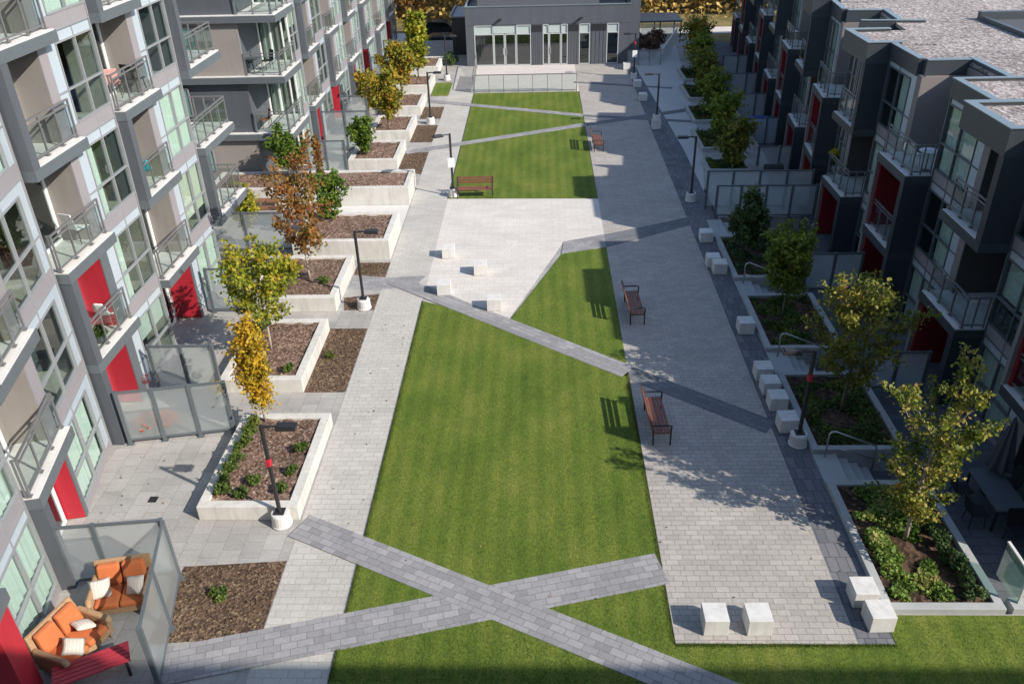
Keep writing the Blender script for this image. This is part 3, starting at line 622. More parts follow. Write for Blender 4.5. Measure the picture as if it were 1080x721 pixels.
# forecourt glass fence
fn = thing('glass_fence', 'low grey-framed glass fence between the lawn end and the forecourt', 'fence', (-1, 59.3, 0), None, True)
Pn = lambda u, d, z: (u, 59.35-d, z)
for i in range(8):
    u = -4.45+i*1.02; bm = BM(); box(bm, u-.025, u+.025, -.025, .025, 0, 1.2, Pn); obj('post', bm, M_rail, fn)
bm = BM(); box(bm, -4.45, 2.7, -.03, .03, 1.18, 1.24, Pn); box(bm, -4.45, 2.7, -.02, .02, .08, .13, Pn); obj('rail', bm, M_rail, fn)
bm = BM()
for i in range(7): u = -4.45+i*1.02; box(bm, u+.04, u+.98, -.006, .006, .14, 1.16, Pn)
obj('glass_panel', bm, M_rglass, fn)
f2 = thing('handrail', 'grey side rail running from the glass fence to the clubhouse', 'rail', (-4.55, 63, 0), None, True)
bm = BM(); tube(bm, [(-4.55,59.5,0), (-4.55,59.5,1.2), (-4.75,66.8,1.2), (-4.75,66.8,0)], .03, 6); tube(bm, [(-4.62,62,0), (-4.62,62,1.2)], .025, 6); tube(bm, [(-4.68,64.4,0), (-4.68,64.4,1.2)], .025, 6); obj('rail', bm, M_rail, f2)
# far fence pieces right of clubhouse
f3 = thing('railing_fence', 'dark glass balustrade in front of the brown shrubs by the clubhouse', 'fence', (8.2, 66.8, 0), None, True)
Pn2 = lambda u, d, z: (u, 66.8-d, z)
bm = BM(); box(bm, 6.9, 9.5, -.03, .03, 1.1, 1.16, Pn2)
for i in range(4): u = 6.92+i*.85; box(bm, u-.025, u+.025, -.025, .025, 0, 1.1, Pn2)
obj('frame', bm, M_rail, f3); bm = BM(); box(bm, 6.95, 9.45, -.01, .01, .08, 1.08, Pn2); obj('glass_panel', bm, M_frost, f3)
f4 = thing('railing_fence', 'long white-capped balustrade along the far side walkway', 'fence', (10.6, 71, 0), None, True)
bm = BM(); hexa(bm, [(9.5,66.9,1.1), (9.6,66.9,1.1), (11.9,75,1.1), (11.8,75,1.1), (9.5,66.9,1.17), (9.6,66.9,1.17), (11.9,75,1.17), (11.8,75,1.17)])
for i in range(7): x = 9.55+i*.383; y = 66.9+i*1.35; box(bm, x-.03, x+.03, y-.03, y+.03, 0, 1.1)
obj('frame', bm, M_concw, f4)
bm = BM(); hexa(bm, [(9.54,66.9,.05), (9.57,66.9,.05), (11.87,75,.05), (11.84,75,.05), (9.54,66.9,1.1), (9.57,66.9,1.1), (11.87,75,1.1), (11.84,75,1.1)]); obj('glass_panel', bm, M_frost, f4)
# ------------------------------------------------------------------ steps, handrails, low wall
stairs(17.57, 18.83, 'grey steps between the two nearest east planters')
stairs(22.92, 24.33, 'grey steps just past the cluster of four cubes')
stairs(28.37, 29.68, 'grey steps before the conical tree planter')
stairs(33.87, 35.9, 'wide grey steps in front of the double frosted screens')
for y, l in ((17.75, 'bent steel handrail at the nearest east steps'), (23.1, 'bent steel handrail above the steps past the four cubes'), (28.5, 'bent steel handrail near the conical tree')):
    t = thing('handrail', l, 'handrail', (8.3, y, 0), 'steel handrails', True)
    y += .95
    bm = BM(); tube(bm, [(7.95,y,.0), (7.95,y,.80), (8.0,y,.88), (8.1,y,.9), (9.25,y,.42), (9.32,y,.36), (9.33,y,.28), (9.33,y,-.45)], .025, 8); tube(bm, [(7.97,y,.42), (9.32,y,-.06)], .018, 6); obj('rail', bm, M_steel, t, smooth=True)
lw = thing('low_wall', 'low concrete retaining wall edging the lawn at the lower right', 'wall', (12.5, 13.25, 0), None, True)
bm = BM(); box(bm, 10.45, 15, 13.16, 13.5, -.7, .16); obj('wall', bm, MATS['grey worn concrete'], lw, bevel=.01)
gf = thing('glass_balustrade', 'clear green glass balustrade on the low wall at the lower right corner', 'balustrade', (10.8, 13.5, 0), None, True)
bm = BM(); box(bm, 10.62, 10.645, 13.3, 14.3, .05, 1.0); obj('glass_panel', bm, glassmat('green edge glass', (.72, .84, .80), .08, .03, 1.45, .08, (.25, .40, .36)), gf)
bm = BM(); box(bm, 10.60, 10.665, 13.3, 14.3, 1.05, 1.09); box(bm, 10.6, 10.66, 13.3, 13.36, .165, 1.05); obj('rail', bm, M_concw, gf)
# ------------------------------------------------------------------ privacy screens of frosted glass
def screen(label, a, b, h=1.85, n=2, group='frosted glass privacy screens', base=0., fence='privacy_screen'):
    a = Vector((*a, base)); b = Vector((*b, base)); d = (b-a); Ln = d.length; d.normalize(); nn = Vector((-d.y, d.x, 0))
    P = lambda u, v, z: tuple(a+d*u+nn*v+Vector((0, 0, z)))
    t = thing(fence, label, 'screen', tuple((a+b)/2), group, True)
    for i in range(n+1):
        u = Ln*i/n; u = min(max(u, .05), Ln-.05); bm = BM(); box(bm, u-.05, u+.05, -.05, .05, 0, h, P); box(bm, u-.1, u+.1, -.09, .09, 0, .02, P); obj('post', bm, M_dkm, t)
    bm = BM(); box(bm, .1, Ln-.1, -.03, .03, h-.07, h-.01, P); obj('rail', bm, M_dkm, t); bm = BM(); box(bm, .1, Ln-.1, -.03, .03, .12, .18, P); obj('rail', bm, M_dkm, t)
    for i in range(n):
        u0, u1 = Ln*i/n+.055, Ln*(i+1)/n-.055; bm = BM(); box(bm, u0, u1, -.008, .008, .18, h-.07, P); obj('glass_panel', bm, M_frost, t)
    return t
screen('three-panel frosted screen with orange flowers behind it, in front of the nearest tree', (-12.2,19.45), (-9.15,20.0), n=3)
screen('two-panel frosted screen just behind the flower screen', (-12.3,22.05), (-10.2,22.05), n=2)
screen('frosted screen beside the red wall with the bicycle', (-12.4,27.55), (-10.4,27.55), n=2)
screen('frosted screen under the small yellow-green sapling by the corner balcony', (-14.6,33.0), (-10.6,33.0), n=2)
screen('two-panel frosted screen at the foot of the wing, nearer of the pair', (-12.3,46.9), (-9.6,46.9), h=2.3, n=2)
screen('frosted screen at the foot of the wing behind the pair', (-12.3,52.0), (-10.6,52.0), n=1)
screen('frosted screen half hidden by the amber tree', (-12.3,57.6), (-10.6,57.6), n=1)
screen('frosted screen before the last red wall of the wing', (-12.3,63.0), (-10.4,63.0), n=1)
screen('farthest frosted screen of the west wing', (-12.3,69.0), (-9.5,69.0), n=2)
screen('frosted screen closing the sofa patio towards the north', (-11.9,13.9), (-8.75,14.25), n=2)
screen('frosted screen between the sofas and the bark bed, seen almost edge on', (-8.72,14.2), (-8.0,11.1), n=2)
screen('short frosted screen standing in the charcoal corner behind the long planter', (-12.3,42.9), (-10.2,42.9), n=2)
EG = 'east side frosted screens'
screen('taller back screen of the pair beyond the conical tree', (7.75,37.2), (12.6,37.1), h=1.9, n=4, group=EG)
screen('lower front screen of the pair beyond the conical tree', (8.0,36.1), (12.5,36.0), h=1.6, n=4, group=EG, base=-.0)
screen('screen in front of the ground patio with the first red wall', (10.4,29.9), (12.6,29.9), h=1.7, n=2, group=EG, base=-.62)
for y, l in ((43.2,'screen behind the black grill'), (48.4,'screen just this side of the blue tarpaulin'), (53.8,'screen behind the blue tarpaulin'), (59.2,'screen second from the far end'), (64.8,'farthest screen of the row')):
    x = 11.4+(y-42)*.105; screen('dim east patio '+l, (x,y), (x+2.3,y), h=1.7, n=2, group=EG, base=-.62)
for y, l in ((24.7,'nearest dark patio divider between planters and glazing'),):
    screen(l, (10.4,22.9), (12.4,22.9), h=1.5, n=2, group=EG, base=-.62)
# ------------------------------------------------------------------ lamps
def lamp_proto():
    t = thing('street_lamp', '', 'lamp')
    bm = BM(); lathe(bm, [(.26,0), (.27,.04), (.25,.06), (.24,.36), (.22,.40), (.10,.41)], n=20); obj('base', bm, M_concw, t, smooth=False)
    bm = BM(); box(bm, -.13, .13, -.13, .13, .41, .44); tube(bm, [(0,0,.44), (0,0,3.15)], .055, 10); obj('pole', bm, M_black, t)
    bm = BM(); tube(bm, [(0,0,3.1), (.25,0,3.13), (.42,0,3.12)], [.04,.035,.035], 8); box(bm, .36, .86, -.14, .14, 3.07, 3.15); box(bm, .40, .80, -.11, .11, 3.15, 3.18); obj('lamp_head', bm, M_black, t, bevel=.01)
    bm = BM(); box(bm, .42, .80, -.09, .09, 3.055, 3.07); obj('lens', bm, M_white, t)
    return t
lp = lamp_proto()
LA = [(-6.72,16.05,0,'near lamp with pale round base at the corner of the first planter'), (-6.65,27.75,0,'lamp beside the orange-red tree where the grey bands meet'), (-4.25,39.35,math.pi*1.15,'lamp standing at the end of the lawn-side bench, white notice on its pole'),
      (-6.75,52.0,0,'lamp between two soil strips by the white planters'), (-6.75,63.2,0,'farthest west lamp, beside the small grass patch'),
      (7.35,19.3,math.pi,'dark leaning-looking lamp next to the four pale cubes'), (7.3,38.3,math.pi,'lamp on the dark band in front of the double screens'), (7.1,50.2,math.pi,'lamp on a pale cube along the dark band'), (7.0,62.7,math.pi,'farthest east lamp near the clubhouse, red tag on its pole')]
for i, (x, y, r, l) in enumerate(LA):
    o = lp if i == 0 else copy_tree(lp)
    put(o, (x, y, .5 if i == 7 else .01), r, l, sc=(1, 1, .87) if i == 7 else None, group='lamps along the courtyard')
for x, y, z, c, l in ((-6.72,15.98,2.05,M_red,'small red tag on the near lamp pole'), (7.35,19.23,2.3,M_red,'small red tag on the pole by the four cubes'), (7.0,62.63,2.5,M_red,'small red tag on the farthest east lamp pole')):
    bm = BM(); box(bm, -.05, .05, -.025, .0, -.09, .09); tube(bm, [(0,.07,-.1), (0,.07,.1)], .075, 10); o = obj('tag_band', bm, c); o.location = (x, y, z); tag(o, l, 'tag', 'red tags on the lamps')
bm = BM(); box(bm, -.17, .17, -.012, .0, -.24, .24); tube(bm, [(0,.07,-.1), (0,.07,.1)], .068, 10); o = obj('notice_board', bm, M_white); o.location = (-4.25, 39.28, 1.75); tag(o, 'blank white notice fixed to the lamp pole by the lawn bench', 'notice')
bm = BM(); box(bm, -.17, .17, -.012, .0, -.24, .24); tube(bm, [(0,.07,-.1), (0,.07,.1)], .068, 10); o = obj('notice_board', bm, M_white); o.location = (7.0, 62.62, 1.75); tag(o, 'blank white notice fixed to the farthest east lamp pole', 'notice')
# ------------------------------------------------------------------ concrete cubes
def cube_proto():
    bm = BM(); box(bm, -.265, .265, -.265, .265, .02, .47); box(bm, -.24, .24, -.24, .24, 0, .02)
    return obj('cube_seat', bm, M_concw, bevel=.008)
cp = cube_proto()
CU = [(3.78,12.78,.0,'left cube of the pair at the front edge of the plaza'), (4.72,12.78,.02,'right cube of the pair at the front edge of the plaza'),
      (7.25,13.55,-.0,'cube behind its twin at the lawn corner of the near east planter'), (7.38,12.88,.03,'frontmost cube at the lawn corner of the near east planter'),
      (7.22,20.05,.02,'cube next to the dark lamp, front of the cluster of four'), (7.2,21.15,.0,'second cube of the cluster of four, counted from the lamp'), (7.18,21.98,.02,'third cube of the cluster of four, counted from the lamp'), (7.15,22.8,.0,'rearmost cube of the cluster of four'),
      (7.22,25.75,.0,'lone cube on the dark band opposite the second steps'), (7.2,30.5,.0,'nearer of the two touching cubes by the conical tree planter'), (7.05,31.1,.0,'farther of the two touching cubes by the conical tree planter'), (7.2,33.6,.0,'lone cube on the dark band nearest the double screens'),
      (-3.85,32.3,.05,'cube on the white plaza nearest the long path, by its shadow'), (-2.4,30.65,.05,'cube on the white plaza, upper right one of the four there'), (-3.72,28.95,.05,'cube at the left front edge of the white plaza'), (-1.72,27.65,.05,'cube at the tip of the white plaza, closest to the diagonal band'),
      (7.1,50.2,0,'cube carrying a lamp on the dark band'), (7.0,56.6,0,'cube between the two far east lamps'), (7.0,60.2,0,'cube just before the farthest east lamp'), (6.75,65.6,0,'last pale cube by the clubhouse corner')]
for i, (x, y, r, l) in enumerate(CU):
    o = cp if i == 0 else copy_tree(cp)
    put(o, (x, y, .008), r, l, group='pale concrete cube seats'); o['category'] = 'seat'
# ------------------------------------------------------------------ benches
def bench_proto():
    t = thing('park_bench', '', 'bench')     # long axis Y, faces +X
    bm = BM()
    for i in range(5): box(bm, -.22+i*.1, -.14+i*.1, -.92, .92, .43, .465)
    obj('seat', bm, M_wood, t, bevel=.006)
    bm = BM()
    for i in range(3):
        z = .60+i*.11; x = -.28-i*.035; box(bm, x-.035, x, -.92, .92, z, z+.085)
    obj('backrest', bm, M_wood, t, bevel=.006)
    for y in (-.86, .86):
        bm = BM(); tube(bm, [(.27,y,0), (.27,y,.66), (.2,y,.68), (-.32,y,.68)], .024, 6); tube(bm, [(-.22,y,0), (-.24,y,.45), (-.36,y,.92)], .024, 6); tube(bm, [(.27,y,.41), (-.24,y,.41)], .022, 6)
        obj('leg', bm, M_black, t)
    bm = BM(); tube(bm, [(.0,-.86,.41), (.0,.86,.41)], .02, 6); obj('stretcher', bm, M_black, t)
    return t
bp_ = bench_proto()
BE = [((3.42,20.15,.008),.03,'nearest red-brown slatted bench, backing onto the big lawn'), ((3.45,27.15,.008),.03,'slatted bench in shade at the edge of the mid lawn'), ((3.35,46.7,.008),.0,'farthest slatted bench, beside the back lawn'), ((-3.15,39.25,.008),-math.pi/2,'slatted bench beside the lamp with the notice, on the white plaza')]
for i, (p, r, l) in enumerate(BE):
    o = bp_ if i == 0 else copy_tree(bp_); put(o, p, r, l, group='slatted wooden benches')
# ------------------------------------------------------------------ trees
def leafcloud(bm, pts, ls, rng, up=.6, aspect=.62):
    for p in pts:
        n = Vector((rng.gauss(0,1), rng.gauss(0,1), rng.gauss(0,1)+up)); n.normalize(); a = n.orthogonal().normalized()
        a = Matrix.Rotation(rng.random()*6.283, 3, n) @ a; b = n.cross(a); s = ls*rng.uniform(.6, 1.35)
        v = [bm.verts.new(p+a*s), bm.verts.new(p+b*s*aspect), bm.verts.new(p-a*s*.8), bm.verts.new(p-b*s*aspect)]
        bm.faces.new(v)
def tree(name, label, base, h, z0, rad, mat, seed, nb=26, leaves=4200, leaf=.06, asc=55, prof='round', spread=.12, trunk=.045, lean=(0,0), bark=None, group='young courtyard trees', twig=1.):
    rng = random.Random(seed); t = thing(name, label, 'tree', base, group)
    bm = BM(); top = Vector((lean[0], lean[1], h)); mid = Vector((lean[0]*.3+rng.uniform(-.05,.05), lean[1]*.3, h*.45))
    def tp(s): return Vector((0,0,0)).lerp(mid, s*2) if s < .5 else mid.lerp(top, s*2-1)
    tube(bm, [tp(i/8) for i in range(9)], [trunk*(1-.85*i/8)+.006 for i in range(9)], 8)
    pts = []
    prf = {'round': lambda s: math.sin(math.pi*(.12+.80*s))**.7, 'cone': lambda s: (1-s)**.75*min(1, s*5+.45), 'column': lambda s: .55+.45*math.sin(math.pi*min(1, s*1.15)), 'vase': lambda s: .6+.4*s}[prof]
    segs = []
    for i in range(nb):
        s = i/(nb-1); zb = z0+(h*.93-z0)*s**1.1*.92; st = tp(min(1, zb/h)); st = Vector((st.x, st.y, zb)); az = i*2.3998+rng.uniform(-.4,.4)
        Ln = rad*prf(s)*rng.uniform(.72, 1.22); el = R(asc+rng.uniform(-14,14)-10*(1-s)); Ln /= max(.35, math.cos(el))**.6
        d = Vector((math.cos(az)*math.cos(el), math.sin(az)*math.cos(el), math.sin(el))); m = st+d*Ln*.5+Vector((0,0,-.04*Ln)); e = st+d*Ln+Vector((0,0,.10*Ln))
        tube(bm, [st, m, e], [trunk*.34*(1-s*.5), trunk*.2, .004], 5); segs.append((st, m, e, Ln))
        for k in range(int(4*twig)):
            q = rng.uniform(.3, .95); p0 = m.lerp(e, q*2-1) if q > .5 else st.lerp(m, q*2); dd = (d+Vector((rng.gauss(0,.55), rng.gauss(0,.55), rng.gauss(.15,.4)))).normalized(); l2 = Ln*rng.uniform(.18,.42); p1 = p0+dd*l2
            tube(bm, [p0, p1], [trunk*.12, .003], 4, cap=False); segs.append((p0, p0.lerp(p1,.5), p1, l2*1.4))
    obj('trunk', bm, bark or M_trunk, t, smooth=True)
    tot = sum(s[3] for s in segs); bm = BM()
    for st, m, e, Ln in segs:
        k = max(2, int(leaves*Ln/tot))
        for j in range(k):
            q = rng.uniform(.22, 1.03); p = m.lerp(e, q*2-1) if q > .5 else st.lerp(m, q*2); sp = spread*(1.1-.55*q)
            p = p+Vector((rng.gauss(0,sp), rng.gauss(0,sp), rng.gauss(0,sp*.8)))
            pts.append(p)
    leafcloud(bm, pts, leaf, rng); obj('crown', bm, mat, t, normals=False)
    return t
Y = lambda *s: list(s)
L_yel = leafmat('yellow leaves', [(0, (.16,.15,.02)), (.35, (.42,.30,.025)), (.7, (.62,.38,.03)), (1, (.50,.20,.03))])
L_yg = leafmat('yellow green leaves', [(0, (.07,.11,.012)), (.35, (.20,.24,.02)), (.7, (.40,.36,.03)), (1, (.45,.22,.03))])
L_or = leafmat('orange red leaves', [(0, (.07,.08,.015)), (.25, (.20,.15,.03)), (.6, (.33,.14,.035)), (1, (.24,.055,.025))])
L_am = leafmat('amber leaves', [(0, (.06,.09,.012)), (.35, (.20,.21,.025)), (.7, (.44,.30,.035)), (1, (.45,.17,.03))])
L_gr = leafmat('green leaves', [(0, (.04,.075,.012)), (.5, (.10,.17,.02)), (1, (.24,.28,.03))])
L_dg = leafmat('dark green leaves', [(0, (.03,.065,.022)), (.6, (.07,.12,.035)), (1, (.13,.17,.05))])
L_li = leafmat('lime leaves', [(0, (.08,.12,.014)), (.5, (.18,.24,.03)), (1, (.32,.31,.04))])
L_ol = leafmat('olive amber leaves', [(0, (.07,.095,.016)), (.4, (.17,.19,.028)), (.75, (.28,.24,.04)), (1, (.30,.14,.04))])
L_mix = leafmat('green gold leaves with pink tips', [(0, (.04,.07,.012)), (.35, (.12,.16,.022)), (.6, (.30,.30,.045)), (.8, (.42,.34,.08)), (1, (.42,.18,.10))])
tree('slender_tree', 'slim upright golden yellow tree in the nearest planter', (-8.2,20.0,.4), 3.35, .45, .52, L_yel, 1, nb=30, leaves=5600, leaf=.06, asc=72, prof='column', spread=.15, trunk=.035, bark=M_trunkp)
tree('round_tree', 'round yellow-green tree in the second west planter', (-9.15,24.1,.4), 3.75, 1.1, 1.2, L_yg, 2, nb=28, leaves=4800, leaf=.075, asc=38, spread=.15, trunk=.045, bark=M_trunkp)
tree('maple_tree', 'orange and rust red tree in the third west planter', (-9.0,29.2,.5), 3.9, .9, 1.3, L_or, 3, nb=30, leaves=3900, leaf=.075, asc=55, spread=.15, trunk=.045, prof='vase', bark=M_trunkp)
tree('green_sapling', 'fresh green bushy tree right behind the orange-red one', (-9.3,34.6,.8), 1.9, .2, .75, L_gr, 4, nb=20, leaves=2600, leaf=.085, asc=45, spread=.16)
tree('green_sapling', 'light green sapling leaning by the corner balcony and timber bench', (-12.8,33.6,.0), 2.9, .8, .6, L_yg, 5, nb=18, leaves=1800, leaf=.085, asc=55, spread=.14)
tree('green_sapling', 'bright green sapling in front of the wrap-around balcony', (-12.6,40.3,.8), 2.0, .5, .85, L_gr, 6, nb=20, leaves=2600, leaf=.10, asc=45, spread=.18)
tree('slender_tree', 'thin rusty sapling right of the bright green one', (-10.9,39.8,.8), 2.2, .2, .3, L_or, 7, nb=14, leaves=700, leaf=.08, asc=72, prof='column', spread=.10)
tree('green_sapling', 'small olive sapling at the left corner of the sixth planter', (-9.6,44.6,.5), 1.9, .2, .7, L_gr, 8, nb=18, leaves=2300, leaf=.10, asc=45, spread=.16)
tree('maple_tree', 'big orange and amber tree over the seventh planter', (-8.95,49.3,.5), 3.0, .7, 1.15, L_am, 9, nb=28, leaves=3600, leaf=.11, asc=48, spread=.2)
tree('maple_tree', 'amber and green tree behind the big orange one', (-9.2,56.8,.5), 3.2, .8, 1.15, L_am, 10, nb=26, leaves=3000, leaf=.13, asc=48, spread=.2)
tree('slender_tree', 'tall yellow-green tree before the meadow, farthest on the west side', (-8.7,62.0,.5), 4.3, .7, .85, L_yg, 11, nb=24, leaves=4200, leaf=.13, asc=60, spread=.2)
tree('maple_tree', 'rusty tree squeezed between wing and amber tree', (-10.9,53.6,.2), 2.6, .5, .7, L_am, 12, nb=16, leaves=1500, leaf=.11, asc=55, spread=.18)
tree('maple_tree', 'near sunlit tree with gold and pinkish upright twigs, lower right planter', (8.95,15.45,.05), 3.7, .5, 1.1, L_mix, 28, nb=27, leaves=6200, leaf=.055, asc=58, lean=(.05,-.1), spread=.09, trunk=.05, prof='vase', bark=M_trunkp)
tree('maple_tree', 'wide olive and amber tree above the four cubes', (9.05,20.85,.05), 4.35, .9, 1.4, L_ol, 22, nb=30, leaves=5000, leaf=.068, asc=48, spread=.16, trunk=.05)
tree('round_tree', 'lime green tree in the third east planter', (8.75,26.7,.05), 3.2, .9, .9, L_li, 23, nb=26, leaves=4300, leaf=.085, asc=50, spread=.16, trunk=.04)
tree('conical_tree', 'dark green conical tree in front of the double screens', (8.6,32.0,.05), 3.3, .6, .9, L_dg, 24, nb=34, leaves=4200, leaf=.085, asc=30, prof='cone', spread=.15, trunk=.045)
for i, (x, y, h, r, m, l) in enumerate([(10.15,42.6,2.5,.85,L_ol,'nearest tree of the east row, olive, behind the double screens'), (10.45,47.2,2.5,.85,L_li,'second tree of the east row, green'), (10.9,52.6,2.6,.85,L_li,'third tree of the east row, deeper in shade'),
      (11.4,58.0,2.6,.9,L_ol,'fourth tree of the east row, olive brown'), (11.9,63.0,2.8,.9,L_li,'fifth tree of the east row, green and gold'), (12.4,68.5,2.8,1.1,L_am,'last tree of the east row, rust tinted')]):
    tree('round_tree', l, (x,y,.1), h, .3, r, m, 40+i, nb=22, leaves=2100, leaf=.12, asc=45, spread=.22)
# ------------------------------------------------------------------ shrubs
def shrub(label, base, r, h, mat, seed, n=420, leaf=.05, group='low shrubs in the planters'):
    rng = random.Random(seed); t = thing('shrub', label, 'shrub', base, group); bm = BM(); pts = []; cl = [(Vector((rng.uniform(-.6,.6)*r, rng.uniform(-.6,.6)*r, rng.uniform(.3,.75)*h)), rng.uniform(.3,.55)*r) for _ in range(7)]
    for i in range(n):
        c, cr = rng.choice(cl); v = Vector((rng.gauss(0,1), rng.gauss(0,1), rng.gauss(0,1))).normalized()*cr*rng.uniform(.6,1.1); p = c+v; p.z = max(.02, p.z); pts.append(p)
    leafcloud(bm, pts, leaf, rng, up=.9); obj('foliage', bm, mat, t, normals=False)
    bm = BM()
    for c, cr in cl: tube(bm, [(0,0,-.05), tuple(c)], [.012,.004], 4, cap=False)
    obj('stem', bm, M_trunk, t); return t
L_sh = leafmat('shrub leaves', [(0, (.03,.06,.012)), (.5, (.085,.14,.025)), (1, (.22,.24,.05))])
L_fl = leafmat('pinkish green ground leaves', [(0, (.05,.10,.02)), (.5, (.16,.25,.04)), (.8, (.33,.36,.09)), (1, (.38,.20,.13))])
rs = random.Random(77)
for i in range(8):
    y = 16.8+i*.42; shrub('dark green shrub in the row along the west rim of the nearest planter', (-8.45+rs.uniform(-.05,.05), y, .40), .24, .38, L_sh, 100+i, 420, .042, 'shrub row on the west rim of the nearest planter')
for i, (x, y, r, h, l) in enumerate([(-7.75,17.2,.22,.22,'low leafy shrub in the middle of the nearest planter'), (-7.9,16.75,.24,.2,'low shrub at the front wall of the nearest planter'), (-6.85,16.8,.2,.3,'shrub behind the near lamp base'), (-6.8,17.6,.2,.3,'shrub on the path side of the nearest planter'), (-6.8,18.6,.22,.3,'shrub near the back of the nearest planter, path side'),
      (-9.8,24.6,.35,.9,'dark upright shrub left of the round tree'), (-9.9,25.2,.3,.6,'shrub at the back left corner of the second planter'), (-8.2,22.7,.2,.2,'tiny shrub at the front rim of the second planter'), (-7.2,24.2,.18,.18,'small green plant in the second bark strip'),
      (-8.4,29.0,.25,.25,'low shrub right of the orange-red tree trunk'), (-7.6,13.6,.25,.12,'small yellow-green plant in the near bark bed'), (-7.2,33.2,.3,.25,'shrub in the tall planter near its right end'), (-8.4,34.2,.3,.25,'shrub in the tall planter behind the orange-red tree')]):
    shrub(l, (x, y, .38 if -8.8 < x < -6.4 and 16 < y < 20 else (.02 if x > -7.62 and y < 26 else .45)), r, h, L_sh, 130+i, 300, .045)
for i in range(9):
    shrub('dark leafy shrub in the hedge on the patio side of the near east planter', (9.75-.02*i, 13.6+i*.42, .03), .27, .42, L_dg, 160+i, 380, .045, 'hedge row in the near east planter')
def groundcover(label, x0, x1, y0, y1, z, n, mat, seed, leaf=.05, h=.22, thr=-.1):
    rng = random.Random(seed); bm = BM(); pts = []
    while len(pts) < n:
        x, y = rng.uniform(x0, x1), rng.uniform(y0, y1); v = noise.noise(Vector((x*1.3, y*1.3, seed)))
        if v > thr: pts.append(Vector((x, y, z+rng.random()*h*(.5+v*1.6))))
    leafcloud(bm, pts, leaf, rng, up=1.1); o = obj('ground_cover', bm, mat, normals=False); tag(o, label, 'ground cover', kind='stuff'); return o
groundcover('leafy green and pinkish ground cover in the near east planter', 7.95, 9.3, 13.45, 17.2, .03, 5200, L_fl, 3, .055, .30, -.12)
groundcover('dark green ground cover in the second east planter', 7.95, 10.0, 19.1, 22.6, .03, 3600, L_sh, 8, .055, .26, -.15)
groundcover('dark ground cover in the third east planter', 7.95, 10.0, 24.6, 28.1, .03, 2600, L_sh, 9, .06, .26, -.1)
groundcover('dark ground cover in the planter of the conical tree', 7.95, 10.0, 29.9, 33.5, .03, 2400, L_dg, 12, .06, .26, -.1)
for i, (x, a, b) in enumerate(fy): groundcover('ground cover in a far east planter', x+.2, x+2.1, a+.2, b-.2, .1, 900, L_sh, 20+i, .09, .3, -.3)
# fallen leaves on the soil beds
rl = random.Random(9)
def litter(label, rects, n, seed, z=.03):
    rng = random.Random(seed); bm = BM(); pts = []
    for _ in range(n): x0, x1, y0, y1, zz = rng.choice(rects); pts.append(Vector((rng.uniform(x0,x1), rng.uniform(y0,y1), zz+rng.random()*z)))
    leafcloud(bm, pts, .035, rng, up=3); o = obj('fallen_leaves', bm, leafmat('dry fallen leaves', [(0, (.06,.04,.025)), (.6, (.15,.10,.06)), (.9, (.27,.19,.11)), (1, (.36,.31,.14))], .1), normals=False); tag(o, label, 'leaf litter', kind='stuff')
litter('dry leaves scattered over the bark strips beside the path', [(-8.6,-6.35,12.5,14.5,.02), (-7.5,-6.35,22.2,26.1,.02), (-7.5,-6.35,30.7,31.6,.02), (-7.5,-6.35,43.6,46,.02)], 1500, 5)
litter('few dry leaves blown over paving and lawn', [(-12,-9,15,19,.012), (2.9,7.6,12.5,19,.016), (-6.2,-4.6,14,28,.014), (-7.8,-4,19,27,.02), (6.9,8.1,14,36,.016), (-4,2.5,13,24,.04)], 150, 15, .01)
litter('dry leaves on the planter soil', [(-8.6,-6.6,16.6,20,.39), (-9.9,-7.9,22.5,25.8,.44), (-10.8,-7.9,27.9,31,.54)], 900, 6, .04)
# ------------------------------------------------------------------ background wood, meadow and shrubs
L_bg = leafmat('golden wood leaves', [(0, (.20,.14,.05)), (.35, (.46,.31,.09)), (.65, (.70,.52,.18)), (1, (.44,.27,.09))])
def bgtree(label, seed, h, r, mat, leaves=1500):
    return tree('woodland_tree', label, (0,0,0), h, h*.12, r, mat, seed, nb=22, leaves=leaves, leaf=.26, asc=50, spread=.5, trunk=.16, group='autumn trees beyond the road')
protos = [bgtree('golden autumn tree beyond the road', 301, 8, 2.6, L_bg, 2600), bgtree('golden autumn tree beyond the road', 302, 9.5, 3.0, leafmat('russet wood leaves', [(0, (.12,.06,.02)), (.5, (.30,.17,.05)), (1, (.42,.30,.10))]), 2600), bgtree('golden autumn tree beyond the road', 303, 7, 2.5, leafmat('olive wood leaves', [(0, (.06,.07,.02)), (.5, (.17,.17,.04)), (1, (.42,.34,.08))]), 2300)]
k = 0; rb = random.Random(31)
for row, (yy, z) in enumerate(((95,-1.2), (99,-1.2), (104,-1.0), (110,-.5), (118,0))):
    for j in range(17):
        x = -34+j*5.6+rb.uniform(-1.6,1.6)+row*.7
        if -3.5 < x < 5 and row < 3: continue
        o = protos[k] if k < 3 else copy_tree(protos[rb.randrange(3)])
        put(o, (x, yy+rb.uniform(-1.5,1.5), z), rb.random()*6, sc=rb.uniform(.75,1.15)); k += 1
gc = BM(); pts = []
for _ in range(9000): pts.append(Vector((rb.uniform(-40,60), rb.uniform(91.5,122), -1.1+rb.random()*1.5)))
leafcloud(gc, pts, .3, rb, up=.8); o = obj('undergrowth', gc, L_bg, normals=False); tag(o, 'tawny undergrowth below the far trees', 'undergrowth', kind='stuff')
shb = leafmat('brown purple leaves', [(0, (.05,.03,.025)), (.6, (.14,.075,.05)), (1, (.24,.15,.08))])
